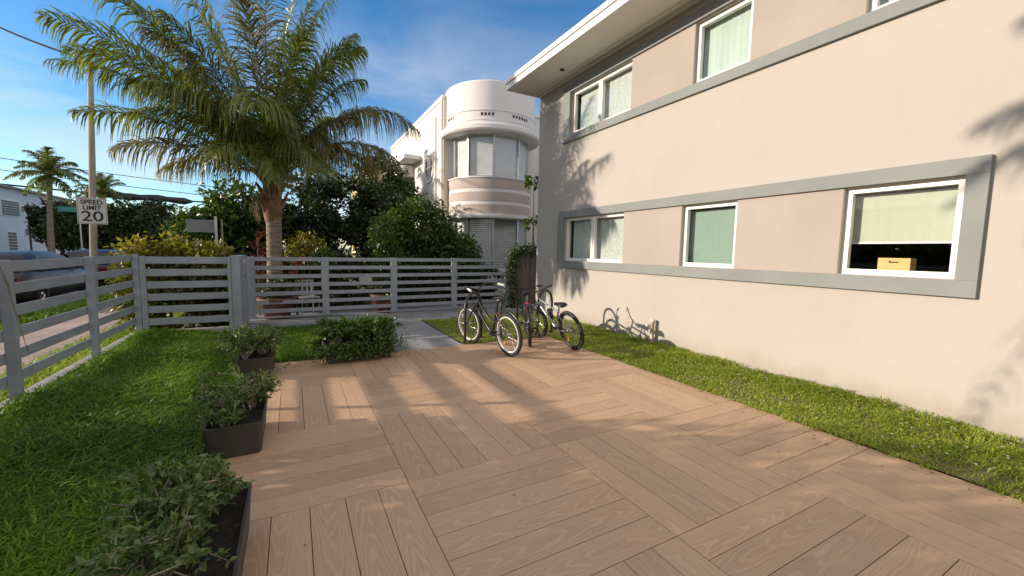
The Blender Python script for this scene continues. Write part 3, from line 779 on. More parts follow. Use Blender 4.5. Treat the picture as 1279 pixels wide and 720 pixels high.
        for i in range(nn + 1):
            y = ya + (yb - ya) * i / nn
            dx = amp * math.sin(i * 0.9) + amp * 0.6 * math.sin(i * 0.37 + 1)
            vs += [(x0 + 0.13 + dx, y, zb), (x0 + 0.13 + dx * 0.5, y, d - 0.08 if nm in ('B', 'C') else d - 0.02)]
        q.add(vs, [(2 * i, 2 * i + 2, 2 * i + 3, 2 * i + 1) for i in range(nn)], True)
        q.build('blind' if nm == 'C' else 'curtain', M[cm], win, fix=False)
        if nm == 'C': MB().box(x0 + 0.122, x0 + 0.14, ya, yb, zb - 0.022, zb).build('blind_rail', M['upvc'], win, 0.003)
    # dark rooms behind the windows
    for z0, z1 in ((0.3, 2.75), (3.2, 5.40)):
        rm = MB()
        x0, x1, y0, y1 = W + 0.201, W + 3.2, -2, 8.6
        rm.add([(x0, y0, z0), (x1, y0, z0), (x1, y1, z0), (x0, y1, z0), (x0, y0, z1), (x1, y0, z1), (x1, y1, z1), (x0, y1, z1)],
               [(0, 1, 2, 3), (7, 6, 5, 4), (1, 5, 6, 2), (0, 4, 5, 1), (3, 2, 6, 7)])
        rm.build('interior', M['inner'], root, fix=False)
    # roof with its deep boxed eave
    MB().box(W + 0.002, 15.2, -8.1, 8.93, ZT + 0.002, ZT + 0.24).build('roof', M['fascia'], root)
    rf = root.children[-1]
    s = MB(); s.prism([(4.60, 5.415), (W + 0.001, 5.432), (W + 0.001, 5.60), (4.60, 5.60)], 'y', -8.1, 8.915); s.build('soffit', M['soffit'], rf)
    s = MB(); s.box(4.565, 4.599, -8.12, 8.935, 5.40, 5.60); s.box(4.535, 4.565, -8.13, 8.945, 5.53, 5.625); s.build('fascia', M['fascia'], rf, 0.004)
    s = MB(); s.box(4.60, 5.5, 8.916, 8.945, 5.40, 5.60); s.build('end_fascia', M['fascia'], rf)
    s = MB(); s.box(5.30, 5.36, -8, 8.9, 5.412, 5.428); s.box(5.44, 5.499, -8, 8.9, 5.385, 5.43); s.build('moulding', M['soffit'], rf, 0.004)
    M['black'] = mat('black_plastic', (0.02, 0.02, 0.02), (0.03, 0.03, 0.03), 5, 0.5)
    s = MB(); s.lathe([(0.0, -0.02), (0.045, -0.02), (0.05, 0.0)], (5.09, 7.39, 5.425), 16); s.build('downlight', M['black'], rf)
    for o in root.children: o.matrix_parent_inverse = inv
    # wooden crate on the sill inside the biggest window
    M['crate'] = mat('pale_wood', (0.66, 0.41, 0.15), (0.76, 0.50, 0.22), 3, 0.6, bump=0.1, stretch=(1, 1, 6))
    c = MB()
    y0, y1, z0, z1 = 1.78, 2.05, 1.43, 1.60; x0, x1 = 5.70, 5.86
    hole = (1.875, 1.955, 1.548, 1.572)
    for (a, b, cc, d) in ((y0, y1, z0, hole[2]), (y0, y1, hole[3], z1), (y0, hole[0], hole[2], hole[3]), (hole[1], y1, hole[2], hole[3])):
        c.box(x0, x0 + 0.012, a, b, cc, d)
    c.box(x1 - 0.012, x1, y0, y1, z0, z1); c.box(x0 + .0121, x1 - .0121, y0, y0 + 0.012, z0, z1); c.box(x0 + .0121, x1 - .0121, y1 - 0.012, y1, z0, z1); c.box(x0 + .0121, x1 - .0121, y0 + .0121, y1 - .0121, z0, z0 + 0.01)
    tag(c.build('storage_box', M['crate']), 'pale wooden box with a slot handle on the inner sill of the largest lower window', 'box')
    sl = MB().box(W + 0.2, W + 0.46, 1.36, 2.36, 1.395, 1.428).build('inner_sill', M['upvc'], root, 0.003); sl.matrix_parent_inverse = inv
    # stub pipe at the foot of the wall
    pr = tag(empty('vent_pipe', (5.42, 4.93, 0)), 'short pale stub pipe with side outlet at the foot of the cream wall', 'pipe')
    M['pipe'] = mat('painted_pipe', (0.62, 0.50, 0.40), (0.72, 0.62, 0.52), 12, 0.6, bump=0.1)
    MB().lathe([(0.034, -0.05), (0.034, 0.42), (0.04, 0.421), (0.04, 0.46), (0.03, 0.475), (0, 0.48)], (0, 0, 0), 16).build('riser', M['pipe'], pr)
    MB().tube([(0, 0, 0.36), (-0.05, 0.035, 0.37), (-0.085, 0.05, 0.375)], [0.024, 0.024, 0.028], 10).build('outlet', M['pipe'], pr)
    MB().lathe([(0.05, -0.02), (0.052, 0.05), (0.036, 0.06)], (0, 0, 0), 16).build('collar', M['pipe'], pr)
house()

# ================================================================ THE ROUND-BAY BUILDING
def deco():
    M['white'] = mat('white_stucco', (0.70, 0.69, 0.675), (0.76, 0.75, 0.735), 0.7, 0.85, bump=0.08, bscale=40)
    M['peach'] = mat('peach_stucco', (0.72, 0.62, 0.53), (0.77, 0.67, 0.58), 0.8, 0.85, bump=0.08, bscale=40)
    M['tan'] = mat('tan_stripe', (0.44, 0.38, 0.34), (0.50, 0.44, 0.39), 1.5, 0.85)
    M['louver'] = mat('white_blinds', (0.80, 0.80, 0.79), (0.86, 0.86, 0.85), 2, 0.7)
    M['bayglass'] = glass_mat('bay_glass', (0.92, 0.95, 0.95), 0.06)
    M['alu'] = mat('grey_aluminium', (0.42, 0.43, 0.44), (0.5, 0.51, 0.52), 4, 0.4, 0.6)
    root = tag(empty('deco_building', (6.87, 14.75, 0)), 'white art deco building with a curved two storey glass bay beyond the gate', 'building')
    inv = Matrix.Translation((-6.87, -14.75, 0))
    cx, cy = 6.87, 14.75
    N = 64
    def ring(prof, name, m, par=root):
        return MB().lathe(prof, (cx, cy, 0), N, True).build(name, m, par)
    b = MB(); b.box(5.04, 16, 15.0, 24.0, -0.1, 7.15); b.box(5.0, 16.0, 14.94, 24.05, 7.15, 7.30)
    b.build('wall', M['white'], root, 0.01)
    b = MB(); b.box(4.985, 5.04, 15.75, 15.95, 0, 6.75); b.box(4.985, 5.04, 14.99, 15.12, 0, 7.14); b.box(5.04, 5.22, 14.93, 14.999, 0, 7.14); b.build('pilaster', M['peach'], root, 0.01)
    # drum of the bay from the ground up
    ring([(1.50, -0.1), (1.50, 0.95), (1.44, 0.96)], 'bay_base', M['white'])
    sp = ring([(1.40, 2.80), (1.74, 2.76), (1.76, 2.80), (1.76, 2.88), (1.62, 2.90), (1.62, 4.17), (1.66, 4.18), (1.66, 4.22), (1.40, 4.23)], 'spandrel', M['white'])
    for z0, z1 in ((2.93, 3.26), (3.38, 3.70), (3.82, 4.16)):
        ring([(1.61, z0), (1.635, z0 + 0.005), (1.635, z1 - 0.005), (1.61, z1)], 'stripe', M['tan'], sp)
    ring([(1.40, 5.72), (1.90, 5.74), (1.95, 5.80), (1.95, 5.93), (1.90, 5.98), (1.72, 6.0)], 'eyebrow', M['white'])
    fz = ring([(1.72, 6.0), (1.72, 6.12), (1.745, 6.125), (1.745, 6.16), (1.72, 6.165), (1.72, 6.44), (1.745, 6.445), (1.745, 6.48), (1.72, 6.485), (1.72, 7.42), (1.70, 7.46), (1.5, 7.47), (1.48, 7.0), (0, 7.0)], 'parapet_drum', M['white'])
    # pierced vents
    def radial_box(mb, ang, r0, r1, w, z0, z1):
        c, s = math.cos(ang), math.sin(ang); t = (-s, c)
        vs = [(cx + c * r + t[0] * ww, cy + s * r + t[1] * ww, z) for z in (z0, z1) for r, ww in ((r0, -w / 2), (r1, -w / 2), (r1, w / 2), (r0, w / 2))]
        mb.add(vs, [(0, 3, 2, 1), (4, 5, 6, 7), (0, 1, 5, 4), (1, 2, 6, 5), (2, 3, 7, 6), (3, 0, 4, 7)])
    cam_ang = math.atan2(-cy, -cx)          # towards the garden corner
    for base, cnt in ((cam_ang - 0.02, 4), (cam_ang + 0.72, 6), (cam_ang - 0.95, 4)):
        for k in range(cnt): v = MB(); radial_box(v, base + (k - cnt / 2) * 0.075, 1.70, 1.727, 0.075, 6.27, 6.37); v.build('vent_hole', M['black'], fz)
    # faceted glazing between sill and head
    for z0, z1, label in ((0.96, 2.80, 'lower'), (4.23, 5.73, 'upper')):
        angs = [cam_ang + a for a in (-1.62, -1.08, -0.56, 0.10, 0.80, 1.45)]
        rg = 1.47
        m1 = MB()
        for a in angs: radial_box(m1, a, rg - 0.05, rg + 0.03, 0.075, z0, z1)
        for a0, a1 in zip(angs[:-1], angs[1:]):
            p0 = (cx + rg * math.cos(a0), cy + rg * math.sin(a0)); p1 = (cx + rg * math.cos(a1), cy + rg * math.sin(a1))
            for z in (z0 + 0.03, z1 - 0.03): m1.bar((p0[0], p0[1], z), (p1[0], p1[1], z), 0.06, 0.06)
        win = m1.build('bay_window', M['alu'], root)
        for i, (a0, a1) in enumerate(zip(angs[:-1], angs[1:])):
            def P(r, a, z): return Vector((cx + r * math.cos(a), cy + r * math.sin(a), z))
            g = MB(); g.add([P(rg, a0, z0), P(rg, a1, z0), P(rg, a1, z1), P(rg, a0, z1)], [(0, 1, 2, 3)])
            g.build('pane', M['bayglass'], win, fix=False)
            lv = MB(); n = 26
            for k in range(n):
                z = z0 + 0.05 + (z1 - z0 - 0.1) * k / (n - 1)
                A, B = P(rg - 0.07, a0 + 0.03, z), P(rg - 0.07, a1 - 0.03, z)
                dirn = (Vector((cx, cy, z)) - (A + B) / 2); dirn.z = 0; dirn.normalize()
                o_ = dirn * 0.010 + Vector((0, 0, 0.031))
                lv.add([A - o_, B - o_, B + o_, A + o_], [(0, 1, 2, 3)])
            lv.build('louver', M['louver'] if not (label == 'lower' and i >= 3) else M['alu'], win, fix=False)
        # dark core so the room behind reads deep
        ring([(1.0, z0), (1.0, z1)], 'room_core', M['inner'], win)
    # porthole and long window on the street side
    pw = MB()
    def disc(y, z, r, x, n=28): return [(x, y + r * math.cos(2 * PI * k / n), z + r * math.sin(2 * PI * k / n)) for k in range(n)]
    vs = disc(16.65, 4.95, 0.62, 4.985) + disc(16.65, 4.95, 0.50, 4.985) + disc(16.65, 4.95, 0.50, 5.035) + disc(16.65, 4.95, 0.62, 5.04)
    fs = []
    for k in range(28):
        j = (k + 1) % 28
        fs += [(k, j, 28 + j, 28 + k), (28 + k, 28 + j, 56 + j, 56 + k), (k, 84 + k, 84 + j, j)]
    pw.add(vs, fs); ph = pw.build('porthole', M['white'], root)
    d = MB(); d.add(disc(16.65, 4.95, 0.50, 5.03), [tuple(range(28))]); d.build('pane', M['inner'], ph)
    gr = MB()
    for k in (-1, 0, 1): gr.box(5.0, 5.025, 16.65 + k * 0.17 - 0.03, 16.65 + k * 0.17 + 0.03, 4.5, 5.4)
    gr.box(5.002, 5.023, 16.2, 17.1, 4.92, 4.98); gr.build('grille', M['white'], ph)
    # rounded stair projection
    MB().lathe([(0.55, 0), (0.55, 5.3), (0.60, 5.32), (0.60, 5.45), (0, 5.5)], (4.95, 19.6, 0), 28).build('round_projection', M['white'], root)
    w = MB(); w.lathe([(0.565, 3.0), (0.565, 4.9)], (4.95, 19.6, 0), 28); w.build('curved_window', M['inner'], root)
    b = MB(); b.box(4.3, 5.04, 17.9, 21.2, 5.5, 5.68); b.build('awning', M['white'], root, 0.01)
    # meter and small vent near the corner
    for o in root.children: o.matrix_parent_inverse = inv
deco()
# ================================================================ PALMS AND TREES
M['frond'] = leaf_mat('palm_leaf', (0.055, 0.085, 0.014), (0.22, 0.25, 0.055), 0.34, 0.40, 0.6)
M['frond_brown'] = leaf_mat('browned_palm_leaf', (0.085, 0.085, 0.032), (0.26, 0.21, 0.10), 0.5, 0.34, 0.4)
M['frond_dead'] = leaf_mat('dead_palm_leaf', (0.13, 0.085, 0.05), (0.27, 0.19, 0.12), 0.8, 0.12, 0.2)
M['rachis'] = mat('palm_stalk', (0.11, 0.12, 0.035), (0.20, 0.18, 0.06), 6, 0.5, stretch=(1, 1, 0.2))
M['palmtrunk'] = mat('palm_trunk', (0.15, 0.115, 0.085), (0.30, 0.245, 0.19), 4.0, 0.9, bump=0.6, bscale=9, stretch=(1.2, 1.2, 6))
M['fibre'] = mat('palm_fibre', (0.16, 0.09, 0.05), (0.30, 0.18, 0.10), 7, 0.95, bump=0.5)
M['bark'] = mat('bark', (0.10, 0.08, 0.06), (0.19, 0.155, 0.12), 5, 0.95, bump=0.6, bscale=16, stretch=(1, 1, 0.4))

def ringed_trunk(mb, x, y, z0, z1, r0, r1, n=46, lean=(0, 0)):
    pts, rad = [], []
    for i in range(n + 1):
        t = i / n
        pts.append((x + lean[0] * t * t, y + lean[1] * t * t, z0 + (z1 - z0) * t))
        rr = r0 + (r1 - r0) * min(1, t * 1.6)
        rad.append(rr * (1.0 + (0.045 if i % 2 else -0.02)) * (1.28 if i == 0 else 1))
    mb.tube(pts, rad, 16)

def main_palm():
    rng = np.random.default_rng(21)
    X, Y = -0.38, 10.88
    root = tag(empty('coconut_palm', (X, Y, 0)), 'big full-crowned coconut palm rising just behind the grey sliding gate', 'palm tree')
    inv = Matrix.Translation((-X, -Y, 0))
    t = MB(); ringed_trunk(t, X, Y, -0.1, 2.35, 0.185, 0.155, 40, (0.02, 0)); t.build('trunk', M['palmtrunk'], root)
    # swollen leaf bases
    f = MB(); f.lathe([(0.15, 2.15), (0.185, 2.32), (0.20, 2.6), (0.18, 2.95), (0.13, 3.3), (0.03, 3.5)], (X, Y, 0), 14); f.build('crown_shaft', M['fibre'], root)
    b = MB()
    for k in range(26):
        a = k * 2.399; h = 2.2 + 0.95 * rng.random()
        c, s = math.cos(a), math.sin(a)
        p0 = (X + c * 0.16, Y + s * 0.16, h); p1 = (X + c * (0.30 + 0.1 * rng.random()), Y + s * 0.32, h + 0.22 + 0.3 * rng.random())
        b.tube([p0, p1], [0.05, 0.022], 6)
    b.build('leaf_base', M['fibre'], root)
    C0 = np.array([X, Y, 3.05])
    spec = []   # tip x,y,z ; control x,y,z offset ; leaf length ; browned
    def F(tip, ctrl, ll=0.62, brown=0, npair=84, droop=0.95): spec.append((tip, ctrl, ll, brown, npair, droop))
    # street side, fanned from high to low
    F((-3.75, 10.5, 5.55), (-2.15, 10.7, 5.55), 0.66)
    F((-3.85, 10.9, 4.95), (-2.3, 10.9, 5.25), 0.62)
    F((-3.7, 11.3, 4.15), (-2.2, 11.1, 4.55), 0.60, 0)
    F((-2.95, 10.5, 3.38), (-1.9, 10.6, 4.0), 0.58, 1)
    F((-2.5, 11.6, 3.2), (-1.6, 11.3, 3.9), 0.6, 1)
    F((-3.0, 9.6, 6.1), (-1.6, 10.2, 5.6), 0.64, 0)
    F((-3.1, 12.2, 6.0), (-1.5, 11.5, 5.4), 0.66, 0)
    F((-2.2, 10.2, 7.3), (-0.9, 10.7, 5.6), 0.66, 0)
    # upright heart
    F((-1.2, 11.0, 7.9), (-0.6, 10.9, 5.8), 0.66)
    F((-0.3, 10.4, 8.0), (-0.45, 10.8, 5.8), 0.62)
    F((0.35, 11.2, 7.9), (-0.3, 10.9, 5.8), 0.62)
    F((0.95, 10.5, 7.3), (-0.05, 10.8, 5.9), 0.64)
    F((1.55, 11.2, 6.5), (0.35, 10.95, 5.9), 0.64)
    F((1.35, 10.0, 6.3), (0.4, 10.5, 5.6), 0.62)
    # house side: long arching browned fronds
    F((3.0, 10.9, 4.70), (1.55, 10.9, 5.9), 0.74, 1, 96, 1.5)
    F((2.4, 10.5, 3.75), (1.25, 10.7, 4.75), 0.68, 1, 90, 1.4)
    F((2.1, 11.6, 3.6), (1.2, 11.3, 4.7), 0.62, 1)
    F((2.2, 12.0, 5.3), (1.0, 11.4, 5.4), 0.66, 0)
    # towards and away from the patio
    F((-0.5, 8.7, 4.1), (-0.4, 9.6, 5.0), 0.68, 0)
    F((-1.3, 9.5, 3.2), (-0.9, 10.1, 4.2), 0.6, 0)
    F((0.5, 9.6, 3.3), (0.1, 10.2, 4.3), 0.6, 0)
    F((-0.3, 9.3, 2.9), (-0.35, 10.0, 4.0), 0.56, 0)
    F((-1.8, 12.6, 4.6), (-1.0, 11.8, 5.0), 0.64)
    F((0.2, 13.0, 4.9), (-0.1, 12.0, 5.2), 0.64)
    F((1.2, 12.4, 4.3), (0.5, 11.7, 4.9), 0.62)
    F((-2.3, 9.6, 4.4), (-1.35, 10.2, 4.9), 0.66)
    F((-1.6, 11.8, 6.6), (-0.9, 11.3, 5.4), 0.66)
    F((0.9, 11.9, 6.4), (0.2, 11.4, 5.5), 0.66)
    F((-3.3, 10.0, 4.9), (-1.9, 10.4, 5.2), 0.62); F((-2.9, 11.9, 5.1), (-1.7, 11.4, 5.2), 0.62); F((-2.7, 10.3, 4.0), (-1.6, 10.6, 4.7), 0.60)
    F((-2.6, 10.9, 6.3), (-1.5, 10.9, 5.7), 0.62); F((-2.0, 9.9, 5.8), (-1.2, 10.4, 5.4), 0.62); F((-1.7, 10.9, 7.2), (-0.9, 10.9, 5.7), 0.62)
    F((0.5, 10.2, 6.9), (0.0, 10.6, 5.6), 0.6); F((1.6, 10.6, 5.6), (0.7, 10.8, 5.5), 0.62)
    # one more full ring of mid fronds keeps the heart dense
    for k in range(8):
        a = k * 2.399 + 0.3; r_ = 1.6 + 0.5 * rng.random(); h = 4.9 + 1.4 * rng.random()
        F((X + math.cos(a) * r_, Y + math.sin(a) * r_ * 0.9, h), (X + math.cos(a) * r_ * 0.45, Y + math.sin(a) * r_ * 0.4, h - 0.1), 0.62, int(rng.random() < 0.3))
    for tip, ctrl, ll, br, npair, droop in spec:
        frond('frond', C0 + rng.normal(size=3) * 0.06, ctrl, tip, npair, ll * 1.6, M['frond_brown'] if br else M['frond'], M['rachis'], root, rng, 0.024, droop=droop * 1.15, wid=0.028, lift=0.05, roll=rng.normal() * 0.22)
    for k, (a, l) in enumerate(((-2.4, 0.75), (2.6, 0.8))):
        tip = (X + math.cos(a) * 0.34, Y + math.sin(a) * 0.34, 2.95 - l); ct = (X + math.cos(a) * 0.6, Y + math.sin(a) * 0.6, 2.8)
        frond('dry_frond', C0 + np.array([0, 0, -0.4]), ct, tip, 20, 0.28, M['frond_dead'], M['rachis'], root, rng, 0.018, droop=1.3, wid=0.02)
    for o in root.children: o.matrix_parent_inverse = inv
main_palm()

def palm(name, label, x, y, zt, L, nf, seed, r=0.16, group=None, lean=(0, 0), npair=30, wid=0.06, low=-0.5):
    rng = np.random.default_rng(seed)
    root = tag(empty(name, (x, y, 0)), label, 'palm tree', group)
    t = MB(); ringed_trunk(t, 0, 0, -0.2, zt, r, r * 0.7, 40, lean); t.build('trunk', M['palmtrunk'], root)
    B = np.array([lean[0], lean[1], zt])
    for k in range(nf):
        a = k * 2.399 + rng.random() * 0.5; e = low + (1.25 - low) * ((k + 0.5) / nf) + 0.1 * rng.normal()
        l = L * (0.85 + 0.3 * rng.random()); h = math.cos(e)
        tip = B + np.array([math.cos(a) * l * h, math.sin(a) * l * h, l * math.sin(e) - 0.25 * l * h])
        ct = B + np.array([math.cos(a) * l * h * 0.5, math.sin(a) * l * h * 0.5, l * (0.55 * math.sin(e) + 0.28)])
        frond('frond', B, ct, tip, npair, L * 0.30, M['frond'] if rng.random() < 0.8 else M['frond_brown'], M['rachis'], root, rng, 0.03, droop=0.8, wid=wid)
    return root
palm('coconut_palm', 'slender tall coconut palm in front of the white house across the street', -14.0, 38.0, 5.9, 1.9, 24, 3, 0.2, 'palms across the street', (0.2, 0), 46, 0.055)
palm('coconut_palm', 'smaller distant coconut palm right behind the speed limit sign', -12.9, 44.0, 5.5, 1.8, 22, 5, 0.2, 'palms across the street', (-0.2, 0), 46, 0.055)
palm('coconut_palm', 'second coconut palm half hidden behind the crown of the big palm', 0.4, 18.7, 5.0, 2.4, 14, 17, 0.16, None, (0.3, 0), 60, 0.035)
# the palm by the street whose dead leaf hangs into the frame at the left edge
pl = palm('coconut_palm', 'palm at the left edge with dry brown leaf tips hanging over the fence', -4.35, 3.35, 5.1, 2.0, 26, 11, 0.16, None, (0.1, 0), 44, 0.04, -0.1)
frond('dry_frond', (0.1, 0, 5.0), (2.25, 0.62, 4.6), (2.63, 0.86, 0.85), 26, 0.42, M['frond_dead'], M['rachis'], pl, np.random.default_rng(2), 0.014, droop=1.5, wid=0.02)

def tree(name, label, cat, base, lobes, n, size, leafm, seed, r0=0.12, group=None, aspect=0.5, limb_n=6, **k):
    rng = np.random.default_rng(seed)
    root = tag(empty(name, base), label, cat, group)
    b = np.array(base)
    rel = [(l[0] - b[0], l[1] - b[1], l[2] - b[2], l[3], l[4], l[5]) for l in lobes]
    tips = [tuple(np.array(l[:3]) + rng.normal(size=3) * 0.3 * np.array(l[3:])) for l in rel]
    while len(tips) < limb_n:
        l = rel[rng.integers(len(rel))]; tips.append(tuple(np.array(l[:3]) + rng.normal(size=3) * 0.45 * np.array(l[3:])))
    mb = MB(); limbs(mb, (0, 0, -0.1), tips, r0, rng); mb.build('trunk', M['bark'], root)
    leafy('crown', rel, n, size, leafm, root, rng, aspect, **k)
    return root
M['leaf_bright'] = leaf_mat('bright_leaf', (0.035, 0.075, 0.012), (0.105, 0.17, 0.035), 0.35, 0.3, 0.5)
M['leaf_dark'] = leaf_mat('dark_leaf', (0.018, 0.038, 0.012), (0.055, 0.085, 0.025), 0.38, 0.22, 0.5)
M['leaf_mid'] = leaf_mat('mid_leaf', (0.028, 0.058, 0.014), (0.08, 0.125, 0.03), 0.4, 0.28, 0.5)
M['leaf_croton'] = leaf_mat('yellow_hedge_leaf', (0.05, 0.075, 0.012), (0.30, 0.25, 0.035), 0.4, 0.3, 0.5)
M['leaf_grey'] = leaf_mat('grey_green_leaf', (0.050, 0.095, 0.024), (0.19, 0.27, 0.085), 0.38, 0.22, 0.55)
M['leaf_gloss'] = leaf_mat('glossy_bush_leaf', (0.035, 0.085, 0.016), (0.15, 0.24, 0.06), 0.25, 0.22, 0.7)
M['leaf_red'] = leaf_mat('red_cordyline_leaf', (0.07, 0.02, 0.03), (0.17, 0.05, 0.065), 0.4, 0.3, 0.5)
M['leaf_pink'] = leaf_mat('flame_leaf', (0.30, 0.05, 0.03), (0.50, 0.16, 0.08), 0.4, 0.3, 0.5)

tree('broadleaf_tree', 'bright leafy tree left of the palm trunk beyond the yellow hedge', 'tree', (-1.55, 14.2, 0),
     [(-1.5, 14.2, 2.5, 1.0, 0.9, 0.9), (-2.1, 14.0, 1.8, .8, .8, .9), (-0.8, 14.3, 2.2, .9, .9, 1.2), (-1.0, 14.0, 1.2, 1.2, 1, 0.9)], 15000, 0.17, M['leaf_bright'], 31, gap=0.12, shell=0.35)
tree('broadleaf_tree', 'dense dark tree right of the palm trunk under the arching fronds', 'tree', (1.3, 14.6, 0),
     [(0.5, 14.6, 2.6, 1.1, 1, 1.3), (1.6, 14.6, 2.9, 1.2, 1, 1.2), (2.6, 14.9, 2.4, 1, 1, 1.4), (1.2, 14.3, 1.2, 1.8, 1, 1.2), (-0.1, 14.8, 1.6, .9, .9, 1.4)], 26000, 0.16, M['leaf_dark'], 32, gap=0.05, shell=0.3)
tree('broadleaf_tree', 'tall dark tree in front of the beige building left of the art deco bay', 'tree', (3.45, 17.6, 0),
     [(3.2, 17.6, 4.5, .9, .8, 1.0), (3.9, 17.5, 3.6, .9, .9, 1.2), (3.0, 17.6, 3.0, 1, .9, 1.2), (3.6, 17.4, 2.0, 1.1, 1, 1.2)], 12000, 0.17, M['leaf_mid'], 33, gap=0.25, shell=0.35)
tree('shrub', 'large rounded green shrub in front of the art deco building', 'shrub', (3.7, 12.6, 0),
     [(3.55, 12.6, 2.15, 1.05, .8, 1.0), (2.8, 12.5, 1.7, .8, .7, .9), (4.45, 12.7, 1.55, .85, .7, .85), (3.6, 12.4, 1.0, 1.5, .8, 0.9), (5.1, 12.8, 1.2, .55, .6, .8)], 26000, 0.12, M['leaf_bright'], 34, r0=0.08, gap=0.10, shell=0.4, aspect=0.6)
tree('shrub', 'pale yellowish leggy shrub between the dark tree and the big green shrub', 'shrub', (2.25, 11.7, 0),
     [(2.2, 11.7, 1.9, .35, .3, .7), (2.4, 11.7, 1.1, .45, .4, .7)], 2600, 0.10, M['leaf_bright'], 35, r0=0.04, gap=0.4)
# the understory behind the slats, each shrub its own plant
for k, (x, h, lab) in enumerate(((-0.15, 1.15, 'low dark shrub behind the left end of the sliding gate'), (1.0, 1.35, 'low dark shrub behind the gate beneath the dark tree'),
                                (2.9, 1.2, 'low dark shrub behind the gate below the big green shrub'), (4.2, 1.15, 'low dark shrub behind the gate facing the cruiser bicycle'), (5.2, 1.0, 'low dark shrub behind the right end of the sliding gate'))):
    tree('shrub', lab, 'shrub', (x, 11.75, 0), [(x, 11.75, h * 0.55, .8, .45, h * 0.6), (x + 0.35, 11.8, h * 0.45, .6, .4, h * .5)], 5200, 0.11, M['leaf_dark'], 40 + k, r0=0.035, group='low shrubs behind the gate', gap=0.1)

# croton hedge behind the short panel
rng = np.random.default_rng(50)
hd = tag(empty('hedge', (-1.8, 9.7, 0)), 'clipped yellow and green hedge behind the short slat panel', 'hedge')
lob = [(-0.60 + 0.34 * i, 0.15 * math.sin(i * 2), 0.9, 0.42, 0.55, 0.88 + 0.05 * math.sin(i * 1.7)) for i in range(0, 4)] + [(-0.3 + 0.33 * i, 0.0, 0.4, 0.34, 0.5, 0.5) for i in range(0, 3)]
leafy('crown', lob, 17000, 0.095, M['leaf_croton'], hd, rng, 0.55, gap=0.05, shell=0.5, tip=(1.25, 0.45))
mb = MB()
for l in lob[:4]: limbs(mb, (l[0], l[1], -0.05), [(l[0] + rng.normal() * .2, l[1] + rng.normal() * .2, 1.2 + 0.3 * rng.random()) for _ in range(3)], 0.03, rng)
mb.build('stem', M['bark'], hd)

def bed_plant(name, label, x, y, n, h, m, seed, ln=0.45, w=0.06, cat='plant', spread=0.5, z0=0.0):
    rng = np.random.default_rng(seed)
    root = tag(empty(name, (x, y, z0)), label, cat)
    a = rng.random(n) * 6.28; hh = h * (0.3 + 0.7 * rng.random(n))
    P = np.stack([np.cos(a) * 0.03, np.sin(a) * 0.03, hh], 1)
    D = np.stack([np.cos(a) * spread, np.sin(a) * spread, 0.7 + 0 * a], 1) + rng.normal(size=(n, 3)) * 0.2
    leaves('leaf', P, D, np.stack([-np.cos(a), -np.sin(a), np.ones(n)], 1), ln * (0.7 + 0.5 * rng.random(n)), w, m, root)
    MB().tube([(0, 0, -0.05), (0.01, 0.01, h * 0.6), (0, 0.02, h)], [0.02, 0.016, 0.01], 7).build('stem', M['bark'], root)
    return root
bed_plant('cordyline', 'dark red strap-leaved plant beside the palm trunk', -0.72, 11.1, 60, 1.85, M['leaf_red'], 61, 0.26, 0.045)
bed_plant('bromeliad', 'small orange-red leafed plant right of the palm trunk base', 0.06, 10.65, 22, 1.25, M['leaf_pink'], 62, 0.28, 0.045)
tree('topiary', 'small round clipped bush standing above the gate right of the palm', 'shrub', (0.65, 10.9, 0), [(0.65, 10.9, 1.38, .24, .24, .24)], 1300, 0.06, M['leaf_bright'], 63, r0=0.025, gap=0.0, limb_n=4, aspect=0.6)
tree('shrub', 'loose reddish-tipped shrub between the palm trunk and the topiary', 'shrub', (0.25, 11.4, 0), [(0.3, 11.4, 1.5, .45, .35, .45)], 900, 0.10, M['leaf_croton'], 64, r0=0.03, gap=0.4)
# climber on the gate end and over the plank fence
rng = np.random.default_rng(70)
vn = tag(empty('climbing_vine', (5.46, 10.12, 0)), 'leafy vine climbing the gate end and spilling over the plank fence', 'vine')
pts = [(0, -0.02, 0.0), (0.03, -0.03, 0.5), (-0.03, -0.02, 1.0), (0.04, 0.0, 1.5), (0.3, 0.05, 1.64), (0.8, 0.08, 1.68), (1.3, 0.08, 1.66)]
mb = MB(); mb.tube(pts, [0.016, 0.014, 0.013, 0.012, 0.01, 0.008, 0.005], 6); mb.build('stem', M['bark'], vn)
pp = np.array(pts); t = rng.random(900) * 5.99; i = t.astype(int); f = (t - i)[:, None]
P = pp[i] * (1 - f) + pp[i + 1] * f + rng.normal(size=(900, 3)) * np.array([0.09, 0.06, 0.09])
leaves('leaf', P, rng.normal(size=(900, 3)) + np.array([0, -0.5, -0.2]), rng.normal(size=(900, 3)) * .5 + np.array([0, -1, 0.6]), 0.085, 0.06, M['leaf_mid'], vn)
for (x, y, h, lab, sd) in ((6.72, 11.1, 2.66, 'lower leafy sapling top showing above the plank fence', 81), (7.06, 11.7, 4.05, 'taller sapling whose bright tip shows beside the house corner', 82)):
    rng = np.random.default_rng(sd)
    r = tag(empty('sapling', (x, y, 0)), lab, 'tree', 'saplings behind the plank fence')
    MB().tube([(0, 0, -0.1), (0.03, 0.02, h * 0.5), (0, 0, h)], [0.035, 0.028, 0.015], 7).build('trunk', M['bark'], r)
    n = 70; a = rng.random(n) * 6.28
    P = np.stack([np.cos(a) * 0.16, np.sin(a) * 0.16, h - 0.35 * rng.random(n)], 1)
    leaves('crown', P, np.stack([np.cos(a), np.sin(a), 0.5 * rng.normal(size=n)], 1), np.tile([[0, 0, 1.0]], (n, 1)) + 0.4 * rng.normal(size=(n, 3)), 0.20, 0.11, M['leaf_bright'], r)

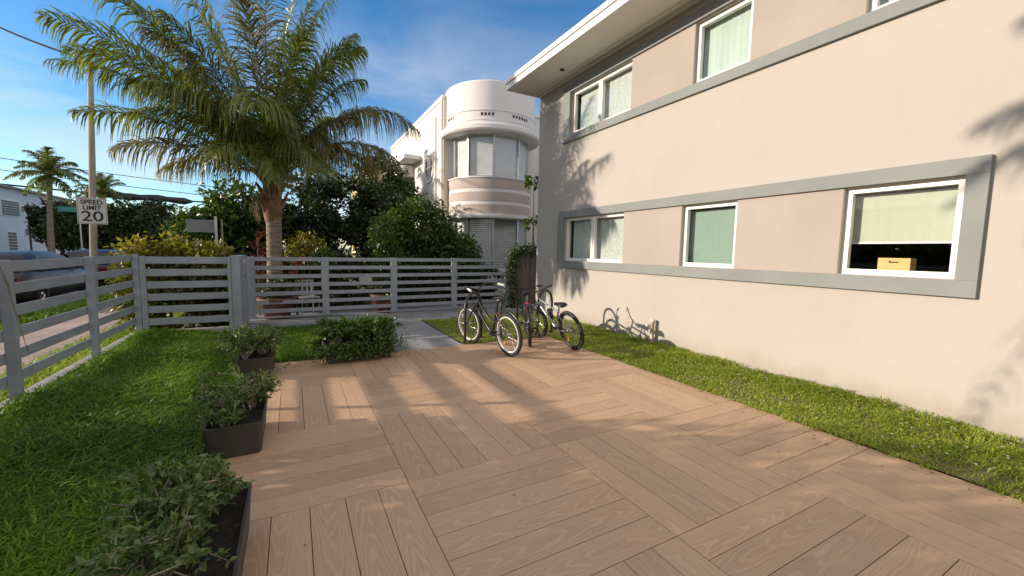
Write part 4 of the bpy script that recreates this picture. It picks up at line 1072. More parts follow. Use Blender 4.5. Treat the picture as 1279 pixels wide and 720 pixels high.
# trees along the street
sp = [(-15.3, 43.0, 4.4, 1.9, 'dark street tree against the right end of the white house', 91), (-12.2, 42.0, 4.7, 2.2, 'dark street tree right behind the speed limit sign', 92),
      (-10.4, 42.0, 4.7, 2.3, 'green street tree just right of the speed limit sign', 93), (-9.3, 45.0, 3.9, 1.9, 'lower green street tree beside the pale grey building', 94),
      (-13.2, 62.0, 5.0, 3.4, 'farthest street tree at the end of the road', 95)]
for x, y, h, w, lab, sd in sp:
    rng = np.random.default_rng(sd)
    lobes = [(x + rng.normal() * w * .35, y + rng.normal() * w * .3, h * (0.5 + 0.3 * rng.random()), w * .6, w * .6, h * .3) for _ in range(6)]
    tree('street_tree', lab, 'tree', (x, y, -0.05), lobes, 9000, 0.27, M['leaf_dark'] if sd % 2 else M['leaf_mid'], sd, r0=0.16, group='trees along the street', gap=0.25, aspect=0.6)

# ---- out at the left, beyond the frame: a hedge added to shade the patio
rng = np.random.default_rng(55)
hd = tag(empty('hedge', (-3.0, 0.0, 0)), 'long unseen hedge added outside the slat fence to shade the patio', 'hedge')
lob = [(0.1 * math.sin(i * 1.9), -6.0 + 0.5 * i, 1.0, 0.45, 0.55, 1.10 + 0.04 * math.sin(i * 2.3) + 0.40 * min(1, max(0, (22.0 - i) / 2.5))) for i in range(0, 22)]
leafy('crown', lob, 42000, 0.11, M['leaf_mid'], hd, rng, 0.6, gap=0.0, shell=0.45)
mb = MB()
for l in lob[::2]: limbs(mb, (l[0], l[1], -0.05), [(l[0] + rng.normal() * .2, l[1] + rng.normal() * .25, 1.5) for _ in range(3)], 0.035, rng)
mb.build('stem', M['bark'], hd)

# ================================================================ STREET
def text_mesh(body, size, name, m, parent, loc, extr=0.0015, sx=1.0):
    cu = bpy.data.curves.new(name, 'FONT'); cu.body = body; cu.size = size; cu.align_x = 'CENTER'; cu.align_y = 'CENTER'; cu.extrude = extr; cu.offset = 0.004
    to = bpy.data.objects.new(name, cu); COL.objects.link(to)
    dg = bpy.context.evaluated_depsgraph_get()
    me = bpy.data.meshes.new_from_object(to.evaluated_get(dg)); bpy.data.objects.remove(to)
    o = bpy.data.objects.new(name, me); COL.objects.link(o); me.materials.clear(); me.materials.append(m)
    o.parent = parent; o.location = loc; o.rotation_euler = (PI / 2, 0, 0); o.scale = (sx, 1, 1)
    return o
M['signwhite'] = mat('sign_face', (0.62, 0.62, 0.60), (0.68, 0.68, 0.66), 3, 0.4)
M['signblack'] = mat('sign_letters', (0.012, 0.012, 0.014), (0.02, 0.02, 0.02), 3, 0.5)
M['woodpole'] = mat('pole_wood', (0.34, 0.29, 0.23), (0.46, 0.40, 0.33), 3, 0.9, bump=0.4, stretch=(6, 6, 0.5))
def sign_and_pole():
    X, Y = -4.345, 13.9
    p = tag(empty('utility_pole', (-4.53, 14.2, 0)), 'tall thin utility pole behind the speed limit sign', 'pole')
    MB().lathe([(0.078, -0.2), (0.068, 3.0), (0.052, 6.15), (0.0, 6.17)], (0, 0, 0), 16).build('shaft', M['woodpole'], p)
    p.rotation_euler = (0, R(2.4), 0)
    MB().bar((-0.28, -0.05, 6.02), (0.02, -0.05, 6.05), 0.05, 0.05).build('arm', M['galv'], p)
    MB().lathe([(0.02, 0), (0.045, 0.03), (0.03, 0.06), (0.045, 0.09), (0.0, 0.12)], (-0.24, -0.05, 6.04), 10).build('insulator', M['signwhite'], p)
    s = tag(empty('speed_limit_sign', (X, Y, 0)), 'white speed limit 20 sign on a slim galvanised post', 'sign')
    MB().bar((-0.04, 0.02, -0.2), (-0.04, 0.02, 2.9), 0.05, 0.035).build('post', M['galv'], s, 0.004)
    bd = MB().box(-0.30, 0.30, -0.008, 0.0, 2.02, 2.68).build('sign_board', M['signwhite'], s, 0.003); bd.scale = (0.92, 1, 0.97); bd.location = (0, 0, 0.125)
    b = MB()
    for (x0, x1, z0, z1) in ((-0.282, 0.282, 2.652, 2.660), (-0.282, 0.282, 2.038, 2.046), (-0.282, -0.274, 2.0461, 2.6519), (0.274, 0.282, 2.0461, 2.6519)):
        b.box(x0, x1, -0.0095, -0.0081, z0, z1)
    b.build('border', M['signblack'], bd)
    text_mesh('SPEED', 0.155, 'lettering', M['signblack'], bd, (0, -0.0105, 2.565), sx=1.05)
    text_mesh('LIMIT', 0.145, 'lettering', M['signblack'], bd, (0, -0.0105, 2.425), sx=1.05)
    text_mesh('20', 0.36, 'numeral', M['signblack'], bd, (0, -0.0105, 2.205), sx=1.25)
    mb = MB()
    for z in (2.08, 2.62): mb.lathe([(0.014, 0), (0.01, 0.004), (0, 0.005)], (0, 0, 0), 8)
    # overhead lines
    M['cable'] = mat('cable_sheath', (0.012, 0.012, 0.012), (0.02, 0.02, 0.02), 5, 0.95, spec=0.1)
    def wire(name, a, b, sag, r, label, m=M['cable']):
        pts = [Vector(a).lerp(Vector(b), t / 20) - Vector((0, 0, sag * 4 * (t / 20) * (1 - t / 20))) for t in range(21)]
        return tag(MB().tube(pts, r, 6).build(name, m), label, 'cable')
    wire('overhead_cable', (-4.52, 14.15, 6.12), (-10.4, 23.5, 10.1), 0.1, 0.028, 'thick dark service cable running from the pole top to the upper left')
    c = wire('overhead_cable', (-28, 46, 6.6), (-2.0, 54, 6.2), 0.35, 0.075, 'thick black cable crossing behind the sign in front of the trees')
    pts = [(-16.2 + 0.62 * k, 49.6 + 0.19 * k, 6.02 + 0.04 * math.sin(k)) for k in range(13)]
    MB().tube(pts, [0.1] + [0.30 + 0.05 * math.sin(k * 2.1) for k in range(11)] + [0.1], 8).build('splice_case', M['black'], c)
    wire('overhead_cable', (-24, 46, 8.4), (8, 58, 8.0), 0.5, 0.03, 'thin high wire crossing the pale sky above the hedge')
    wire('overhead_cable', (-24, 46, 7.5), (8, 58, 7.0), 0.5, 0.03, 'thin low wire crossing the pale sky above the hedge')
    # teal street name plate and far boards
    M['teal'] = mat('teal_sign', (0.03, 0.22, 0.19), (0.04, 0.27, 0.23), 3, 0.4)
    t = tag(empty('street_name_sign', (-11.3, 33.0, 0)), 'small teal street name plate below the black cable', 'sign')
    MB().box(-0.45, 0.45, -0.012, 0.012, 3.4, 3.7).build('sign_board', M['teal'], t, 0.003); MB().tube([(0.42, 0, -0.1), (0.42, 0, 4.1)], 0.035, 8).build('post', M['galv'], t)
    bb = tag(empty('notice_board', (-2.05, 13.0, 0)), 'grey back of a notice board on two posts above the yellow hedge', 'sign')
    M['boardgrey'] = mat('board_back', (0.26, 0.28, 0.31), (0.31, 0.33, 0.36), 2, 0.6)
    MB().box(-0.30, 0.28, -0.015, 0.015, 1.94, 2.26).build('sign_board', M['boardgrey'], bb, 0.003)
    MB().box(0.285, 0.345, -0.03, 0.03, -0.1, 2.36).build('post', M['galv'], bb); MB().box(0.42, 0.46, -0.02, 0.02, -0.1, 2.3).build('post', M['woodpole'], bb)
    # lamp on a post in front of the white house
    l = tag(empty('lamp_post', (-16.0, 40.8, 0)), 'slim black lantern post in front of the white house', 'street lamp')
    MB().lathe([(0.11, -0.1), (0.11, 0.5), (0.06, 0.55), (0.05, 3.5), (0.09, 3.55)], (0, 0, 0), 12).build('post', M['black'], l)
    MB().lathe([(0.09, 3.55), (0.2, 3.95), (0.24, 4.0), (0.03, 4.25), (0, 4.4)], (0, 0, 0), 8).build('lantern', M['black'], l)
sign_and_pole()

def far_house(name, label, x0, x1, y0, y1, h, wallm, roofm, wins_x=(), wins_y=(), pitch=0.5, over=0.4):
    r = tag(empty(name, ((x0 + x1) / 2, (y0 + y1) / 2, 0)), label, 'house')
    inv = Matrix.Translation((-(x0 + x1) / 2, -(y0 + y1) / 2, 0))
    MB().box(x0, x1, y0, y1, -0.3, h).build('wall', wallm, r)
    xm = (x0 + x1) / 2
    m = MB(); m.prism([(x0 - over, h + 0.002), (x1 + over, h + 0.002), (x1 + over, h + 0.15), (xm, h + pitch), (x0 - over, h + 0.15)], 'y', y0 - over, y1 + over); m.build('roof', roofm, r)
    for (y, z, w, hh) in wins_x:              # on the +X face
        f = MB(); f.box(x1 + 0.002, x1 + 0.06, y - w / 2, y + w / 2, z, z + hh); win = f.build('window', M['upvc'], r)
        q = MB(); n = 6
        for k in range(n): q.box(x1 + 0.061, x1 + 0.08, y - w / 2 + 0.06, y + w / 2 - 0.06, z + 0.06 + (hh - 0.12) * k / n, z + 0.06 + (hh - 0.12) * (k + 0.82) / n)
        q.build('shutter', M['shutter'], win)
    for (x, z, w, hh) in wins_y:              # on the -Y face
        f = MB(); f.box(x - w / 2, x + w / 2, y0 - 0.06, y0 - 0.002, z, z + hh); win = f.build('window', M['upvc'], r)
        q = MB(); q.box(x - w / 2 + 0.06, x + w / 2 - 0.06, y0 - 0.075, y0 - 0.061, z + 0.06, z + hh - 0.06); q.build('pane', M['inner'], win)
    for o in r.children: o.matrix_parent_inverse = inv
    return r
M['shutter'] = mat('grey_shutter', (0.10, 0.11, 0.13), (0.15, 0.16, 0.18), 3, 0.5)
M['rooftile'] = mat('grey_roof', (0.30, 0.29, 0.29), (0.38, 0.37, 0.36), 2, 0.9)
M['bluewhite'] = mat('white_house_paint', (0.70, 0.72, 0.76), (0.76, 0.78, 0.82), 0.6, 0.8)
M['creampaint'] = mat('cream_house_paint', (0.70, 0.58, 0.36), (0.76, 0.64, 0.42), 0.6, 0.8)
far_house('white_house', 'two storey white house in shade across the street at far left', -32, -20, 22, 63, 5.9, M['bluewhite'], M['rooftile'],
          [(48.4, 3.7, 2.4, 1.3), (50.1, 4.1, 0.55, 0.6), (53.3, 3.2, 1.3, 1.6), (51.2, 2.2, 2.2, 0.6), (48.3, 0.9, 1.2, 1.6), (54.0, 0.6, 1.2, 1.6), (58, 3.4, 1.3, 1.5), (45, 3.4, 2, 1.5), (40, 3.4, 3, 1.6), (38, 0.9, 3, 1.6), (31, 3.4, 3, 1.6)], pitch=1.1)
far_house('grey_house', 'distant pale grey building at the end of the street above the hedge', -14.0, -8.5, 70, 80, 4.6, M['bluewhite'], M['rooftile'], (), [(-12.6, 1.0, 1.6, 1.6), (-10, 1.0, 1.6, 1.6), (-11.3, 3.0, 4.5, 0.25)], pitch=0.4)
far_house('cream_house', 'small sunlit cream building glimpsed left of the art deco building', 4.3, 14, 27, 36, 6.6, M['creampaint'], M['white'], (), [(5.6, 1.2, 1.4, 1.8), (5.6, 4.2, 1.4, 1.6)], pitch=0.2, over=0.1)

far_house('street_house', 'low pale yellow house across the street left of the white house', -32, -20, -14, 20, 4.4, M['creampaint'], M['rooftile'],
          [(0, 0.9, 1.6, 1.4), (8, 0.9, 1.6, 1.4), (15, 0.9, 1.6, 1.4)], pitch=1.0)
for k in range(5):
    y = -8 + 6.2 * k
    tree('shrub', 'round street-side shrub in front of the low yellow house', 'shrub', (-15.6, y, -0.03), [(-15.6, y, 1.5, 1.5, 2.2, 1.2), (-15.4, y + 1.6, 1.2, 1.2, 1.6, 1.1)], 4200, 0.26, M['leaf_mid'], 200 + k, r0=0.08, group='shrubs across the street', gap=0.1)
# ---- parked cars
M['tyre'] = mat('tyre_rubber', (0.012, 0.012, 0.012), (0.02, 0.02, 0.02), 20, 0.8)
M['alloy'] = mat('alloy_rim', (0.45, 0.46, 0.47), (0.55, 0.56, 0.57), 8, 0.3, 0.9)
M['carglass'] = mat('car_glass', (0.012, 0.014, 0.016), (0.018, 0.02, 0.022), 2, 0.06)
M['lamp_red'] = mat('tail_lamp', (0.10, 0.008, 0.008), (0.14, 0.01, 0.01), 9, 0.2)
M['lamp_clear'] = mat('head_lamp', (0.6, 0.62, 0.64), (0.7, 0.72, 0.74), 9, 0.15)
def car(name, label, x, y, paint, hgt=1.46, Ln=4.5, Wd=1.8):
    r = tag(empty(name, (x, y, -0.15)), label, 'car', 'cars parked along the kerb')
    # local: +y front
    def loft(mb, secs):
        """secs: (y, halfwidth low, z low, halfwidth high, z high)"""
        rings = []
        for (yy, w0, z0, w1, z1) in secs:
            zm = z0 + (z1 - z0) * 0.45
            rings.append([(-w0 * .94, yy, z0), (-w0, yy, zm), (-w1, yy, z1 - 0.05), (-w1 + .09, yy, z1), (0, yy, z1 + 0.025), (w1 - .09, yy, z1), (w1, yy, z1 - 0.05), (w0, yy, zm), (w0 * .94, yy, z0)])
        n = len(rings[0]); vs = [p for q in rings for p in q]
        fs = [(i * n + k, i * n + k + 1, (i + 1) * n + k + 1, (i + 1) * n + k) for i in range(len(rings) - 1) for k in range(n - 1)]
        fs += [(i * n + n - 1, i * n, (i + 1) * n, (i + 1) * n + n - 1) for i in range(len(rings) - 1)]
        mb.add(vs, fs, True); mb.add(rings[0], [tuple(range(n))]); mb.add(rings[-1], [tuple(reversed(range(n)))])
    h = Ln / 2; w = Wd / 2
    b = MB(); loft(b, [(-h, w * .8, .38, w * .72, .78), (-h + .12, w * .95, .28, w * .9, .92), (-h + .6, w, .24, w * .94, .98), (0, w, .22, w * .95, .97), (h - 1.1, w, .24, w * .93, .93), (h - .3, w * .95, .27, w * .82, .80), (h, w * .8, .36, w * .66, .62)])
    b.build('body', paint, r)
    c = MB(); loft(c, [(-h + .25, w * .80, .93, w * .72, .98), (-h + .75, w * .88, .95, w * .66, hgt - .07), (-h + 1.3, w * .9, .95, w * .68, hgt), (0.1, w * .9, .95, w * .68, hgt + .005), (0.55, w * .88, .93, w * .66, hgt - .08), (h - 1.05, w * .85, .88, w * .78, .95)])
    c.build('cabin', paint, r)
    g = MB()
    for s in (-1, 1):
        zt = hgt - 0.12
        def sidep(y0, y1, y2, y3):
            g.add([(s * (w * .915), y0, 0.99), (s * (w * .915), y1, 0.99), (s * (w * .735), y2, zt), (s * (w * .735), y3, zt)], [(0, 1, 2, 3)])
        sidep(-h + .95, -0.25, -0.27, -h + 1.2); sidep(-0.18, h - 1.45, 0.4, -0.2)
    g.add([(-w * .74, 0.60, hgt - .10), (w * .74, 0.60, hgt - .10), (w * .80, h - 1.12, 0.97), (-w * .80, h - 1.12, 0.97)], [(0, 1, 2, 3)])
    g.add([(-w * .70, -h + .70, hgt - .10), (w * .70, -h + .70, hgt - .10), (w * .78, -h + .28, 1.0), (-w * .78, -h + .28, 1.0)], [(0, 1, 2, 3)])
    g.v = [(p[0] * 1.012, p[1] * 1.012, p[2] + 0.012) for p in g.v]
    g.build('window', M['carglass'], r)
    for s in (-1, 1):
        for yy in (-h + .85, h - .9):
            wh = MB(); wh.lathe([(0.19, -.10), (0.30, -.11), (0.335, -.07), (0.335, .07), (0.30, .11), (0.19, .10)], (0, 0, 0), 24)
            wh.v = [(s * (w - .10) + p[2], yy + p[0], 0.335 + p[1]) for p in wh.v]; wo = wh.build('wheel', M['tyre'], r)
            rm = MB(); rm.lathe([(0, .08), (.05, .085), (0.06, .05), (0.17, .06), (0.2, .09), (0.2, -.05)], (0, 0, 0), 20)
            rm.v = [(s * (w - .10) + s * p[2], yy + p[0], 0.335 + p[1]) for p in rm.v]; rm.build('rim', M['alloy'], wo)
        m1 = MB(); m1.box(s * w * .5, s * w * .88, -h - .005, -h + .25, .66, .84); m1.build('tail_light', M['lamp_red'], r, 0.02)
        m2 = MB(); m2.box(s * w * .42, s * w * .86, h - .32, h - .05, .58, .74); m2.build('headlight', M['lamp_clear'], r, 0.02)
        m3 = MB(); m3.box(s * (w * .93), s * (w * 1.1), 0.75, 0.9, .98, 1.1); m3.build('mirror', paint, r, 0.02)
    return r
M['paint_silver'] = mat('silver_paint', (0.04, 0.04, 0.04), (0.048, 0.048, 0.047), 2, 0.32, 0.1)
M['paint_black'] = mat('black_paint', (0.012, 0.013, 0.016), (0.016, 0.017, 0.02), 2, 0.15, 0.2)
car('parked_car', 'dark grey car parked along the kerb at far left', -7.05, 17.6, M['paint_silver'], 1.48, 4.7)
car('parked_car', 'black car parked farther on behind the speed limit sign', -7.05, 23.6, M['paint_black'], 1.5, 4.6)

# terracotta pots and a small chair behind the gate
M['terracotta'] = mat('terracotta', (0.17, 0.075, 0.05), (0.22, 0.10, 0.065), 5, 0.85)
for x, y, s, lab in ((-0.35, 10.55, 1.25, 'wide terracotta pot behind the left part of the gate'), (1.98, 10.6, 1.0, 'terracotta pot behind the middle of the gate')):
    pt = tag(empty('plant_pot', (x, y, 0)), lab, 'pot', 'terracotta pots behind the gate')
    MB().lathe([(0.0, 0), (0.20 * s, 0), (0.29 * s, 0.40), (0.31 * s, 0.40), (0.31 * s, 0.46), (0.27 * s, 0.46), (0.25 * s, 0.38), (0, 0.37)], (0, 0, 0), 24).build('pot', M['terracotta'], pt)
    rng = np.random.default_rng(int(x * 10) + 99)
    leafy('foliage', [(0, 0, 0.62, 0.26, 0.26, 0.26)], 420, 0.1, M['leaf_mid'], pt, rng, 0.5, gap=0)
M['chairgrey'] = mat('chair_paint', (0.34, 0.35, 0.36), (0.42, 0.43, 0.44), 6, 0.5)
ch = tag(empty('metal_chair', (0.28, 10.62, 0), 0.3), 'small pale metal garden chair seen through the gate slats', 'chair')
for (x, y) in ((-.19, -.19), (.19, -.19), (-.19, .19), (.19, .19)):
    MB().tube([(x, y, 0), (x, y, 0.82 if y > 0 else 0.44)], 0.013, 8).build('leg', M['chairgrey'], ch)
MB().box(-.21, .21, -.21, .21, 0.44, 0.46).build('seat', M['upvc'], ch, 0.006)
mb = MB()
for k in range(4): mb.box(-.19 + .11 * k, -.14 + .11 * k, .182, .198, .47, .80)
mb.box(-.2, .2, .18, .20, .80, .84); mb.build('backrest', M['chairgrey'], ch)

# ================================================================ PLANTERS
M['planter'] = mat('charcoal_planter', (0.042, 0.038, 0.034), (0.060, 0.056, 0.050), 3, 0.55, bump=0.06)
M['potsoil'] = mat('potting_soil', (0.02, 0.016, 0.012), (0.045, 0.036, 0.026), 25, 0.95, bump=0.6)
M['twig'] = mat('pale_twig', (0.26, 0.23, 0.17), (0.38, 0.34, 0.26), 12, 0.85)
def planter(name, label, x, y, rz, L_, Wd, H, bushes, leafm, seed, leaf=0.05, nleaf=1500, z=0.0, spill=False):
    rng = np.random.default_rng(seed)
    r = tag(empty(name, (x, y, z), rz), label, 'planter', 'charcoal trough planters round the patio')
    b = MB(); th = 0.014
    def rr(w, l, z, rad=0.035):
        pts = []
        for cx, cy, a0 in ((w / 2 - rad, l / 2 - rad, 0), (-w / 2 + rad, l / 2 - rad, 90), (-w / 2 + rad, -l / 2 + rad, 180), (w / 2 - rad, -l / 2 + rad, 270)):
            for k in range(5):
                a = R(a0 + 22.5 * k); pts.append((cx + rad * math.cos(a), cy + rad * math.sin(a), z))
        return pts
    rings = [rr(Wd * .88, L_ * .95, 0.0), rr(Wd * .90, L_ * .955, 0.012), rr(Wd * .99, L_ * .995, H - 0.02), rr(Wd, L_, H - 0.015), rr(Wd, L_, H), rr(Wd - 2 * th, L_ - 2 * th, H), rr(Wd - 2 * th - .01, L_ - 2 * th - .01, H - 0.09)]
    n = 20; vs = [p for q in rings for p in q]
    b.add(vs, [(i * n + k, i * n + (k + 1) % n, (i + 1) * n + (k + 1) % n, (i + 1) * n + k) for i in range(len(rings) - 1) for k in range(n)], True)
    b.add(rings[0], [tuple(reversed(range(n)))])
    o = b.build('trough', M['planter'], r)
    o.data.polygons.foreach_set('use_smooth', [False] * len(o.data.polygons))
    s = MB(); s.add(rr(Wd - 2 * th - .006, L_ - 2 * th - .006, H - 0.055), [tuple(range(n))]); s.build('soil', M['potsoil'], r)
    # each bush: forking twigs with leaves towards their ends
    for (bx, by, h, sp, cnt) in bushes:
        t = MB(); P = []; D = []
        for k in range(cnt):
            a = rng.random() * 6.28; rad = sp * (0.35 + 0.65 * rng.random())
            p0 = Vector((bx + rng.normal() * .02, by + rng.normal() * .02, H - 0.06))
            tip = Vector((bx + math.cos(a) * rad, by + math.sin(a) * rad, H - 0.06 + h * (0.45 + 0.6 * rng.random())))
            mid = p0.lerp(tip, 0.5) + Vector((rng.normal() * .03, rng.normal() * .03, 0.06))
            t.tube([p0, mid, tip], [0.008, 0.005, 0.002], 5)
            for j in range(3):
                st = p0.lerp(mid, 0.6).lerp(tip, 0.2 + 0.22 * j)
                e = st + Vector((rng.normal(), rng.normal(), rng.normal() * .5 + .35)) * sp * 0.36
                t.tube([st, st.lerp(e, .5) + Vector((0, 0, .01)), e], [0.004, 0.003, 0.0012], 4)
                m_ = max(3, int(nleaf / (cnt * 4)))
                for q in range(m_):
                    f = 0.25 + 0.8 * rng.random(); P.append(st.lerp(e, f)); D.append((e - st).normalized())
            for q in range(max(3, int(nleaf / (cnt * 4)))):
                f = 0.5 + 0.55 * rng.random(); P.append(mid.lerp(tip, f)); D.append((tip - mid).normalized())
        st = t.build('stem', M['twig'], r)
        P = np.array([tuple(p) for p in P]); D = np.array([tuple(p) for p in D]); nn = len(P)
        P = P + rng.normal(size=P.shape) * 0.012
        if spill and by < 1:
            q = 1500; sd = rng.random(q) < 0.75
            yy = by + rng.normal(size=q) * .17; zz = H * (0.15 + 0.95 * rng.random(q) ** 0.7)
            xx = -(Wd / 2 + .02 + .07 * rng.random(q)) * np.where(sd, -1, 1)
            P = np.concatenate([P, np.stack([xx, yy, zz], 1)]); D = np.concatenate([D, np.stack([np.where(sd, 1.0, -1.0) * .5, 0 * yy, -.6 + 0 * yy], 1)]); nn = len(P)
        leaves('foliage', P, D * .6 + rng.normal(size=P.shape) * .75 + np.array([0, 0, .1]), rng.normal(size=P.shape) * .5 + np.array([0, 0, 1.0]), leaf * (.6 + .7 * rng.random(nn)), leaf * .5, leafm, r)
    return r
planter('planter_trough', 'nearest trough planter with a sparse forked shrub at the bottom left', -0.435, 2.05, 0, 1.20, 0.39, 0.26,
        [(-0.08, -0.05, 0.34, 0.25, 15), (-0.08, 0.26, 0.42, 0.23, 17), (-0.02, 0.48, 0.26, 0.18, 10)], M['leaf_grey'], 101, 0.044, 900)
planter('planter_trough', 'trough planter with its whole end face in view and twiggy shrub', -0.43, 3.91, 0, 0.66, 0.385, 0.25,
        [(-0.06, 0.0, 0.34, 0.22, 12), (0.08, 0.18, 0.36, 0.24, 12), (-0.05, -0.18, 0.14, 0.14, 8)], M['leaf_grey'], 102, 0.04, 800)
planter('planter_trough', 'small trough planter with bushy twigs below the thick gate post', -0.43, 6.02, 0, 0.66, 0.385, 0.25,
        [(-0.14, -0.02, 0.36, 0.30, 15), (0.06, 0.16, 0.40, 0.30, 15), (-0.1, 0.28, 0.36, 0.30, 13)], M['leaf_grey'], 103, 0.044, 1300)
planter('planter_trough', 'trough almost hidden under a dense glossy green bush by the walkway', 0.80, 6.22, PI / 2 + 0.06, 0.92, 0.36, 0.27,
        [(-0.02, -0.30, 0.36, 0.28, 24), (0.02, 0.02, 0.32, 0.27, 24), (0.0, 0.30, 0.40, 0.28, 24)], M['leaf_gloss'], 104, 0.055, 3000, spill=True)

# ================================================================ BICYCLES AND RACKS
M['rackblack'] = mat('rack_paint', (0.014, 0.014, 0.015), (0.022, 0.022, 0.023), 12, 0.4)
def rack(label, x, y, rz, w=0.58, h=0.86):
    r = empty('bike_rack', (x, y, 0), rz); tag(r, label, 'bike rack', 'hoop bike racks')
    pts = [(-w / 2, 0, -0.05), (-w / 2, 0, h - w / 2)] + [(-w / 2 * math.cos(PI * k / 14), 0, h - w / 2 + w / 2 * math.sin(PI * k / 14)) for k in range(1, 14)] + [(w / 2, 0, h - w / 2), (w / 2, 0, -0.05)]
    MB().tube(pts, 0.024, 12).build('hoop', M['rackblack'], r)
    m = MB()
    for s in (-1, 1): m.lathe([(0.065, -0.01), (0.065, 0.012), (0.03, 0.018)], (s * w / 2, 0, 0.0), 14)
    m.build('base_plate', M['rackblack'], r)
    return r
rack('left hoop bike rack holding the white-rimmed cruiser', 2.80, 6.62, R(38))
rack('middle hoop bike rack behind the bicycle seen end on', 3.58, 6.72, R(30))
rack('right hoop bike rack holding the silver mountain bike', 4.27, 6.55, R(25), 0.50)

M['bike_black'] = mat('bike_black', (0.014, 0.014, 0.016), (0.022, 0.022, 0.025), 8, 0.3)
M['bike_silver'] = mat('bike_silver', (0.30, 0.33, 0.37), (0.40, 0.43, 0.47), 8, 0.3, 0.5)
M['bike_blue'] = mat('bike_dark_blue', (0.02, 0.03, 0.05), (0.03, 0.045, 0.07), 8, 0.3)
M['rubber'] = mat('rubber', (0.014, 0.014, 0.014), (0.024, 0.024, 0.024), 30, 0.75)
M['rim_white'] = mat('white_rim', (0.70, 0.69, 0.66), (0.78, 0.77, 0.74), 12, 0.4)
M['rim_dark'] = mat('dark_rim', (0.03, 0.03, 0.032), (0.05, 0.05, 0.052), 12, 0.35)
M['chrome'] = mat('steel_parts', (0.50, 0.50, 0.50), (0.62, 0.62, 0.62), 15, 0.22, 0.95)
M['reflector'] = mat('red_reflector', (0.45, 0.02, 0.03), (0.60, 0.03, 0.04), 9, 0.25)
M['amber'] = mat('amber_reflector', (0.7, 0.30, 0.03), (0.8, 0.36, 0.05), 9, 0.25)
def bicycle(name, label, rear, heading, lean, kind, steer=0.0):
    """local axes: +x forward, z up; the rear wheel touches the ground at the origin"""
    r = empty(name); tag(r, label, 'bicycle', 'bicycles at the hoop racks')
    r.matrix_world = Matrix.Translation(rear) @ Matrix.Rotation(heading, 4, 'Z') @ Matrix.Rotation(lean, 4, 'X')
    cru = kind == 'cruiser'
    RW = 0.335; wb = 1.10 if cru else 1.08
    frame_m = {'cruiser': M['bike_black'], 'mtb': M['bike_silver'], 'city': M['bike_blue']}[kind]
    tw = 0.027 if cru else 0.026
    def wheel(cx, rimm, piv=None, st=0.0):
        def tf(mb):
            if st:
                c, s = math.cos(st), math.sin(st)
                mb.v = [((p[0] - piv) * c - p[1] * s + piv, (p[0] - piv) * s + p[1] * c, p[2]) for p in mb.v]
            return mb
        C = Vector((cx, 0, RW))
        def circ(rad, y=0.0, n=40): return [(C.x + rad * math.cos(2 * PI * k / n), y, C.z + rad * math.sin(2 * PI * k / n)) for k in range(n)]
        m = MB(); m.tube([(C.x, -0.045, C.z), (C.x, 0.045, C.z)], 0.022, 10); m.tube([(C.x, -0.07, C.z), (C.x, 0.07, C.z)], 0.006, 6)
        for s in (-1, 1): m.tube([(C.x, s * 0.03, C.z), (C.x, s * 0.034, C.z)], 0.032, 10)
        w_ = tf(m).build('wheel', M['chrome'], r)
        t = MB(); t.tube(circ(RW - tw), tw, 10, closed=True); tf(t).build('tyre', M['rubber'], w_)
        q = MB()
        for y in (-0.013, 0.013): q.tube(circ(RW - 2 * tw - 0.010, y), 0.011, 6, closed=True)
        q.tube(circ(RW - 2 * tw - 0.012, 0), 0.014, 6, closed=True)
        if cru:
            pass
        tf(q).build('rim', rimm, w_)
        s = MB()
        for k in range(28):
            a = 2 * PI * k / 28; sd = 0.03 if k % 2 else -0.03; off = 0.5 * (1 if (k // 2) % 2 else -1)
            s.tube([(C.x + 0.028 * math.cos(a + off * 2), sd, C.z + 0.028 * math.sin(a + off * 2)), (C.x + (RW - 2 * tw - .015) * math.cos(a), 0, C.z + (RW - 2 * tw - .015) * math.sin(a))], 0.0013, 4, caps=False)
        tf(s).build('spokes', M['chrome'], w_)
        a = 1.0; e = MB(); e.box(-.02, .02, -.006, .006, -.03, .03)
        e.v = [(C.x + p[0] + .2 * math.cos(a), p[1], C.z + p[2] - .2 * math.sin(a)) for p in e.v]; tf(e).build('reflector', M['amber'], w_)
        return w_
    hx = wb - (0.28 if cru else 0.235)       # head tube top
    headT = Vector((hx - 0.03, 0, 0.80 if cru else 0.78)); headB = Vector((hx + 0.015, 0, 0.66 if cru else 0.65))
    bb = Vector((0.43, 0, 0.285)); stt = Vector((0.27, 0, 0.70 if cru else (0.73 if kind == 'city' else 0.655))); ax = Vector((0, 0, RW)); fx = Vector((wb, 0, RW))
    rimm = M['rim_white'] if cru else M['rim_dark']
    wheel(0, rimm)
    wheel(wb, rimm, hx, steer)
    f = MB()
    f.tube([headB - Vector((-.005, 0, .02)), headT + Vector((-.005, 0, .02))], 0.02, 10)
    f.tube([bb, stt], 0.016, 10)
    if cru:                                   # swept twin curve of a cruiser
        for s in (-1, 1):
            pts = [headT.lerp(stt, t) + Vector((0, s * 0.016, -0.10 * math.sin(PI * t) - 0.20 * t)) for t in [k / 8 for k in range(9)]]
            f.tube(pts, 0.009, 8)
        pts = [headB.lerp(bb, t) + Vector((0, 0, -0.045 * math.sin(PI * t))) for t in [k / 8 for k in range(9)]]
        f.tube(pts, 0.019, 10)
    else:
        f.tube([headT - Vector((0, 0, .02)), stt - Vector((-.01, 0, .05))], 0.017, 10); f.tube([headB, bb], 0.022, 10)
    for s in (-1, 1):
        f.tube([bb + Vector((-.03, s * .03, 0)), Vector((.12, s * .055, .315)), ax + Vector((0, s * .062, 0))], 0.009, 7)
        f.tube([stt + Vector((0, s * .02, -.07)), ax + Vector((0, s * .06, 0))], 0.0085, 7)
